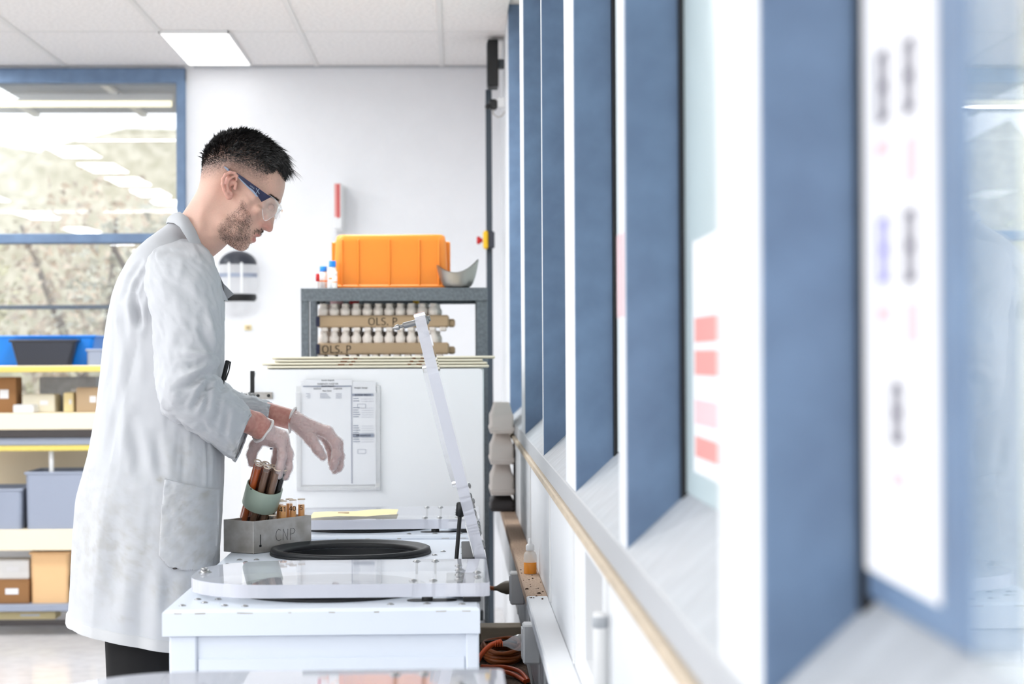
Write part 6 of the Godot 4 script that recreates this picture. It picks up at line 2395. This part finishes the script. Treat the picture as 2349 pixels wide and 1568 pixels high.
# ---------------------------------------------------------------- lab coat
func make_coat(t: Node3D, b: Vector3) -> void:
	var cm := mat("cotton", Color(1, 1, 1), 0.85)
	cm.vertex_color_use_as_albedo = true
	var mb := MB.new()
	var NS := 200
	var rings := []
	var cols := PackedColorArray()
	var py := 494.0
	while py <= 1418.5:
		var r := PackedVector3Array()
		for j in NS:
			var a := TAU * j / NS
			var q := coat_point(py, a)
			var px: Vector2 = q[0]
			var zz: float = q[1]
			var side := sin(a)
			var n := V(cos(a), 0, side)
			var d := 0.0
			d += fold(px, FOLDS) * clampf(absf(side) * 1.3, 0.0, 1.0)
			var low := clampf((py - 560.0) / 200.0, 0.0, 1.0)
			d += cloth.get_noise_3d(cos(a) * 3.0, py * 0.0035, side * 3.0) * 0.0045 * low
			d += cloth.get_noise_3d(cos(a) * 7.0 + 9.0, py * 0.016, side * 7.0) * 0.0011 * low
			# seam down the side
			var sx := row_at([[760, 350], [900, 312], [1010, 284], [1200, 262], [1460, 238]], px.y)
			if px.y > 770.0:
				var e: float = px.x - sx[0]
				d -= 0.0016 * exp(-e * e / 3.0) - 0.0010 * exp(-(e - 5.0) * (e - 5.0) / 14.0)
			var hem := 1418.0 - py
			if hem < 24.0:
				d += 0.0016 * smoothstep(24.0, 20.0, hem)
			r.append(at_plane(px, zz) + n * d)
			cols.append(coat_color(px, side))
		r.reverse()
		for j in NS / 2:
			var i0 := cols.size() - NS + j
			var i1 := cols.size() - 1 - j
			var sw := cols[i0]
			cols[i0] = cols[i1]
			cols[i1] = sw
		rings.append(r)
		py += 4.0
	mb.loft(rings, true, false, false, cols)
	var coat := part(t, "lab_coat", mb, cm, b)
	coat.set_meta("label", "knee length white cotton lab coat with grimy lower half")
	# ---- sleeves: rings given by their front and back edge, depth and half thickness
	var near := [[455, 552, 385, 545, 4.465, 0.030], [479, 577, 354, 568, 4.400, 0.062], [493, 606, 338, 600, 4.355, 0.084], [503, 645, 334, 650, 4.325, 0.092], [510, 700, 345, 712, 4.312, 0.092], [512, 750, 354, 772, 4.305, 0.090], [508, 800, 358, 832, 4.302, 0.089], [500, 834, 361, 884, 4.305, 0.088], [495, 855, 370, 938, 4.315, 0.086], [504, 872, 400, 966, 4.335, 0.082], [520, 889, 440, 990, 4.360, 0.077], [540, 906, 474, 1010, 4.395, 0.072], [561, 926, 506, 1034, 4.435, 0.067], [574, 944, 532, 1052, 4.462, 0.064], [578, 952, 541, 1057, 4.470, 0.063]]
	var far := [[455, 552, 385, 545, 4.535, 0.030], [479, 577, 354, 568, 4.600, 0.062], [495, 620, 345, 620, 4.66, 0.08], [503, 700, 356, 712, 4.69, 0.085], [505, 790, 366, 820, 4.70, 0.08], [500, 845, 385, 915, 4.70, 0.075], [520, 878, 430, 962, 4.705, 0.068], [552, 902, 490, 976, 4.71, 0.058], [588, 911, 560, 976, 4.715, 0.050], [612, 920, 606, 974, 4.718, 0.046], [623, 924, 618, 972, 4.718, 0.045]]
	for e in [[near, "sleeve", true], [far, "sleeve", false]]:
		var tab := []
		for i in e[0].size():
			tab.append([float(i)] + e[0][i])
		mb = MB.new()
		rings = []
		cols = PackedColorArray()
		var last := float(tab.size() - 1)
		var u := 0.0
		var step := 0.125
		var N := 96
		while u <= last + 0.001:
			var q := row_at(tab, u)
			var F := P(q[0], q[1], q[4])
			var K := P(q[2], q[3], q[4])
			var c := (F + K) * 0.5
			var ex := (F - K) * 0.5
			var r := PackedVector3Array()
			for j in N:
				var a := -TAU * j / N
				var px := Vector2(lerpf((q[0] + q[2]) * 0.5, q[0], cos(a)), lerpf((q[1] + q[3]) * 0.5, q[1], cos(a)))
				var cs := signf(cos(a)) * pow(absf(cos(a)), 0.9)
				var sn := signf(sin(a)) * pow(absf(sin(a)), 0.9)
				var dir := (ex.normalized() * cos(a) + V(0, 0, 1) * sin(a)).normalized()
				var d := 0.0
				if e[2]:
					d += 1.35 * fold(px, SLEEVE_FOLDS) * (0.3 + 0.7 * maxf(sin(a), 0.0))
				d += cloth.get_noise_3d(cos(a) * 2.2, u * 0.9, sin(a) * 2.2 + 20.0) * 0.006 * clampf(u / 2.0, 0.0, 1.0)
				d += cloth.get_noise_3d(cos(a) * 5.0, u * 2.2, sin(a) * 5.0 + 40.0) * 0.0025
				if last - u < 0.6:
					d += 0.0022 * sin(a * 23.0 + u * 3.0) * (1.0 - (last - u) / 0.6)
				r.append(c + ex * cs + V(0, 0, 1) * (q[5] * sn) + dir * d)
				cols.append(coat_color(px, 0.0))
			rings.append(r)
			u += step
		# turned-in cuff
		var rim: PackedVector3Array = rings[rings.size() - 1]
		var mid := Vector3.ZERO
		for p in rim:
			mid += p
		mid /= rim.size()
		var back: Vector3 = (rings[rings.size() - 5][0] + rings[rings.size() - 5][N / 2]) * 0.5 - mid
		for k in 2:
			var r := PackedVector3Array()
			for j in N:
				r.append(rim[j].lerp(mid, 0.05 + 0.03 * k) + back * (0.05 + 0.9 * k))
				cols.append(lin(0.775, 0.78, 0.795))
			rings.append(r)
		mb.loft(rings, true, false, false, cols)
		part(coat, e[1], mb, cm, b)
	# ---- collar
	var C := [[398, 494, 384, 514, 0.0, 0.0], [404, 490, 391, 513, 0.030, 0.036], [420, 489, 408, 516, 0.053, 0.066], [440, 503, 425, 527, 0.064, 0.088], [457, 530, 444, 556, 0.065, 0.098], [470, 562, 459, 588, 0.061, 0.096], [480, 594, 472, 614, 0.053, 0.086], [489, 626, 484, 645, 0.044, 0.072], [499, 655, 498, 672, 0.034, 0.056]]
	mb = MB.new()
	rings = []
	var line := []
	for i in range(C.size() - 1, 0, -1):
		line.append([C[i], -1.0])
	for i in C.size():
		line.append([C[i], 1.0])
	for e in line:
		var q: Array = e[0]
		var s: float = e[1]
		var top := at_plane(Vector2(q[0], q[1]), s * q[4])
		var bot := at_plane(Vector2(q[2], q[3]), s * q[5])
		var out := (V(0, 0.25, 0) + V(0, 0, s * 1.0 if q[4] > 0.0 else 0.0) + V(-0.6 if q[4] < 0.04 else 0.0, 0, 0)).normalized() * 0.004
		var mid := top.lerp(bot, 0.45) + out * 1.2
		rings.append(PackedVector3Array([top, mid + out, bot + out, bot, mid, top - out * 0.5]))
	mb.col = lin(0.775, 0.78, 0.795)
	mb.loft(rings, true, true, true)
	part(coat, "collar", mb, cm, b)
	# lapel tips standing off the chest
	for s in [1.0, -1.0]:
		mb = MB.new()
		mb.col = lin(0.775, 0.78, 0.795)
		var zz: float = 0.045 * s
		var tip := Vector2(533, 674) if s < 0 else Vector2(524, 690)
		var a0 := at_plane(Vector2(484, 606), zz * 1.3); var a1 := at_plane(Vector2(506, 648), zz * 0.9); var a2 := at_plane(tip, zz * 0.5); var a3 := at_plane(Vector2(511, 688), zz * 0.8); var a4 := at_plane(Vector2(500, 700), zz * 1.2); var a5 := at_plane(Vector2(492, 655), zz * 1.4)
		var th := V(0.002, 0, -0.003 * s)
		for f in [[a0, a1, a5], [a1, a2, a3], [a1, a3, a5], [a5, a3, a4]]:
			mb.tri(f[0], f[1], f[2])
			mb.tri(f[0] + th, f[2] + th, f[1] + th)
		part(coat, "lapel", mb, cm, b)
	# ---- pocket laid on the near side
	var poly := PackedVector2Array([Vector2(405, 1086), Vector2(440, 1096), Vector2(480, 1108), Vector2(511, 1118), Vector2(510, 1180), Vector2(506, 1240), Vector2(500, 1268), Vector2(482, 1292), Vector2(450, 1290), Vector2(414, 1280), Vector2(394, 1254), Vector2(396, 1200), Vector2(399, 1150)])
	var pp := PackedVector2Array()
	for i in poly.size():
		var q := poly[(i + 1) % poly.size()]
		var k := maxi(1, int(poly[i].distance_to(q) / 4.0))
		for j in k:
			pp.append(poly[i].lerp(q, float(j) / k))
	var nb := pp.size()
	for y in range(1090, 1292, 4):
		for x in range(396, 512, 4):
			if Geometry2D.is_point_in_polygon(Vector2(x, y), poly):
				pp.append(Vector2(x, y))
	var tri := Geometry2D.triangulate_delaunay(pp)
	var pts := PackedVector3Array()
	cols = PackedColorArray()
	for layer in 2:
		for i in pp.size():
			var q := pp[i]
			var r := coat_row(q.y)
			var fr: float = (q.x - r[0]) / (r[1] - r[0])
			var un := q.y - 72.0 * fr * pow(clampf((q.y - 1000.0) / 440.0, 0.0, 1.0), 1.5)
			var lift := (0.0085 + 0.003 * cloth.get_noise_2d(q.x * 0.03, q.y * 0.03)) if layer == 0 else -0.004
			if i < nb and layer == 0:
				lift -= 0.0015
			if layer == 0 and q.y < 1130 + (q.x - 440) * 0.3:
				lift += 0.003
			var top_stitch: float = absf(q.y - (1086 + (q.x - 405) * 0.302) - 14.0)
			if layer == 0 and top_stitch < 2.5:
				lift -= 0.0012
			pts.append(at_plane(q, coat_z(q.x, un) + lift))
			cols.append(coat_color(q, 1.0))
	var f := PackedInt32Array()
	for i in range(0, tri.size(), 3):
		var a := pp[tri[i]]; var bb := pp[tri[i + 1]]; var c := pp[tri[i + 2]]
		if not Geometry2D.is_point_in_polygon((a + bb + c) / 3.0, poly):
			continue
		if (bb - a).cross(c - a) > 0:
			f.append_array(PackedInt32Array([tri[i], tri[i + 2], tri[i + 1]]))
		else:
			f.append_array(PackedInt32Array([tri[i], tri[i + 1], tri[i + 2]]))
	for i in nb:
		var j := (i + 1) % nb
		f.append_array(PackedInt32Array([i, j, j + pp.size(), i, j + pp.size(), i + pp.size()]))
	mb = MB.new()
	mb.smooth(pts, f, cols)
	var pk := part(coat, "pocket", mb, cm, b)
	pk.set_meta("label", "grimy patch pocket")
	mb = MB.new()
	mb.ball(at_plane(Vector2(428, 1283), coat_z(428, 1240) + 0.010), V(0.006, 0.0022, 0.002), 8, 6)
	part(coat, "burn_spot", mb, M.dark_edge, b)
	# ---- stitched hem tape
	mb = MB.new()
	mb.col = lin(0.79, 0.79, 0.795)
	rings = []
	for k in [[1396.0, 0.0008], [1398.0, 0.0042], [1415.0, 0.0045], [1418.0, 0.003]]:
		var r := PackedVector3Array()
		for j in NS:
			var a := -TAU * j / NS
			var q := coat_point(k[0], a)
			var side := sin(a)
			var d: float = k[1] + fold(q[0], FOLDS) * clampf(absf(side) * 1.3, 0.0, 1.0) + cloth.get_noise_3d(cos(a) * 3.0, k[0] * 0.0035, side * 3.0) * 0.0045 + cloth.get_noise_3d(cos(a) * 7.0 + 9.0, k[0] * 0.016, side * 7.0) * 0.0011
			r.append(at_plane(q[0], q[1]) + V(cos(a), 0, side) * d)
		rings.append(r)
	mb.loft(rings, true, false, false)
	part(coat, "hem", mb, cm, b)
	# ---- navy shirt inside the collar
	mb = MB.new()
	rings = []
	for k in [[0.0, 1.03], [1.0, 1.10]]:
		var r := PackedVector3Array()
		for j in 32:
			var a := -TAU * j / 32
			var px := Vector2(lerpf(448, 444, k[0]) + 42.0 * k[1] * cos(a), lerpf(578, 622, k[0]) + 26.0 * cos(a))
			r.append(at_plane(px, 0.055 * k[1] * sin(a)))
		rings.append(r)
	mb.loft(rings, true, false, false)
	part(t, "shirt", mb, mat("navy_cloth", Color(0.06, 0.09, 0.20), 0.9), b)

func make_trousers(t: Node3D, b: Vector3) -> void:
	var bm := mat("black_cloth", Color(0.022, 0.022, 0.03), 0.85)
	var mb := MB.new()
	for s in [1.0, -1.0]:
		var path := []
		for e in [[1150, 352, 0.100, 0.07], [1300, 345, 0.094, 0.085], [1450, 338, 0.084, 0.09], [1560, 335, 0.076, 0.09], [1700, 330, 0.064, 0.09], [1840, 325, 0.062, 0.09], [1915, 322, 0.064, 0.09]]:
			var c := at_plane(Vector2(e[1], e[0]), s * e[3])
			var r := PackedVector3Array()
			for j in 28:
				var a := -TAU * j / 28
				var d: float = e[2] * (1.0 + 0.03 * cloth.get_noise_3d(cos(a) * 4.0, e[0] * 0.02, sin(a) * 4.0 + s))
				r.append(c + V(cos(a) * d * 1.02, 0, sin(a) * d * 0.92))
			path.append(r)
		mb.loft(path, true, true, true)
	part(t, "trousers", mb, bm, b)
	for s in [1.0, -1.0]:
		mb = MB.new()
		var c := at_plane(Vector2(320, 1900), s * 0.09)
		var rings := []
		for e in [[-0.10, 0.030, 0.075], [-0.08, 0.038, 0.085], [0.0, 0.042, 0.09], [0.08, 0.045, 0.065], [0.15, 0.043, 0.05], [0.175, 0.03, 0.035]]:
			var r := PackedVector3Array()
			for j in 16:
				var a := -TAU * j / 16
				r.append(V(c.x + e[0], maxf(0.0, e[2] * 0.5 + sin(a) * e[2] * 0.5), c.z - cos(a) * e[1]))
			rings.append(r)
		mb.loft(rings, true, true, true)
		part(t, "shoe", mb, M.black_plastic, b)

func make_glasses(t: Node3D, b: Vector3) -> void:
	var g := thing("safety_glasses", "clear wraparound safety glasses with navy temples on the man's face", "glasses", at_plane(Vector2(600, 440), 0))
	var gb := g.position
	var navy := mat("temple_navy", Color(0.045, 0.075, 0.24), 0.35)
	var grey := mat("temple_grey", Color(0.55, 0.60, 0.68), 0.4)
	for s in [1.0, -1.0]:
		var zo := func(x: float) -> float:      # the temple flares around the head
			return s * (0.0745 + 0.0035 * sin(clampf((x - 480.0) / 420.0, 0.0, 1.0) * PI) - 0.004 * clampf((x - 760.0) / 120.0, 0.0, 1.0))
		for e in [["temple", [[520, 528], [545, 543], [600, 566], [660, 606], [720, 650], [780, 692], [830, 730], [872, 758], [900, 772]], [[530, 556], [545, 556], [596, 584], [640, 628], [690, 676], [745, 724], [785, 776], [812, 818], [826, 806]], navy, 0.0], ["lower_grip", [[596, 582], [640, 624], [690, 672], [745, 720], [785, 772]], [[606, 604], [640, 640], [688, 690], [736, 736], [768, 772]], grey, -0.0006], ["temple_tip", [[478, 502], [500, 512], [524, 528]], [[482, 512], [512, 545], [534, 556]], grey, 0.0]]:
			var mb := MB.new()
			var rings := []
			for i in e[1].size():
				var a := zc(e[1][i][0], e[1][i][1])
				var c := zc(e[2][i][0], e[2][i][1])
				var z0: float = zo.call(e[1][i][0]) + s * e[4]
				var A := at_plane(a, z0); var C := at_plane(c, z0)
				var o := V(0, 0, 0.0028 * s)
				var q := PackedVector3Array([A, A + o, C + o, C])
				if s < 0:
					q.reverse()
				rings.append(q)
			for j in 4:
				var strip := []
				for q in rings:
					strip.append(PackedVector3Array([q[j], q[(j + 1) % 4]]))
				mb.loft(strip, false, false, false)
			part(g, e[0], mb, e[3], gb)
		var mb2 := MB.new()
		for e in [[768, 700, 795, 750], [795, 702, 766, 748]]:
			var A := at_plane(zc(e[0], e[1]), zo.call(e[0]) + s * 0.0031)
			var C := at_plane(zc(e[2], e[3]), zo.call(e[2]) + s * 0.0031)
			mb2.tube(PackedVector3Array([A, C]), 0.0009, 6)
		part(g, "cross_mark", mb2, grey, gb)
	var tm := share(g, "lettering", text_mesh("uvex", 0.0042, 0.0003), grey, at_plane(zc(733, 687), 0.0785 + 0.0027) - gb, Basis(Vector3.BACK, -0.67))
	tm.set_meta("label", "small grey lettering on the temple")
	# the lens wraps from one temple round the front to the other
	var lens := mat("lens_clear", Color(0.90, 0.91, 0.94, 0.03), 0.02)
	lens.transparency = BaseMaterial3D.TRANSPARENCY_ALPHA
	for layer in 2:
		var mb := MB.new()
		var rings := []
		var N := 40
		for i in N + 1:
			var a := -PI / 2 + PI * i / N
			var fx := pow(maxf(cos(a), 0.0), 0.62)
			var x := 818.0 + 146.0 * fx
			var zz := (0.0705 if layer == 0 else 0.0685) * sin(a)
			var ty := row_at([[810, 775], [830, 764], [870, 758], [905, 770], [945, 808], [966, 850]], x)
			var ly := row_at([[810, 880], [822, 960], [845, 986], [890, 962], [940, 916], [966, 872]], x)
			var top := at_plane(zc(x - layer * 5.0, ty[0]), zz)
			var bot := at_plane(zc(x - layer * 5.0, ly[0]), zz)
			var r := PackedVector3Array()
			for k in 7:
				var u := k / 6.0
				r.append(top.lerp(bot, u) + V(0.0022, -0.0014, 0) * sin(u * PI) * fx)
			rings.append(r)
		mb.loft(rings, false, false, false)
		part(g, "lens", mb, lens, gb)
	# rim that catches the light
	var rim := MB.new()
	for e in [[[818, 880], [826, 955], [846, 984], [890, 960], [938, 915], [962, 876]], [[838, 764], [872, 760], [905, 772], [945, 812], [962, 856]]]:
		var path := PackedVector3Array()
		for q in e:
			var fx := clampf((q[0] - 818.0) / 146.0, 0.0, 1.0)
			var ca := pow(fx, 1.0 / 0.62)
			path.append(at_plane(zc(q[0], q[1]), 0.0705 * sqrt(maxf(0.0, 1.0 - ca * ca))))
		rim.tube(smooth_path(path, 6), 0.0009, 6)
	part(g, "lens_rim", rim, M.clear_plastic, gb)
	var nose := MB.new()
	nose.tube(smooth_path(PackedVector3Array([at_plane(zc(905, 945), 0.016), at_plane(zc(938, 880), 0.012), at_plane(zc(945, 860), 0.0), at_plane(zc(938, 880), -0.012), at_plane(zc(905, 945), -0.016)]), 5), 0.0022, 8)
	part(g, "nose_bridge", nose, M.clear_plastic, gb)
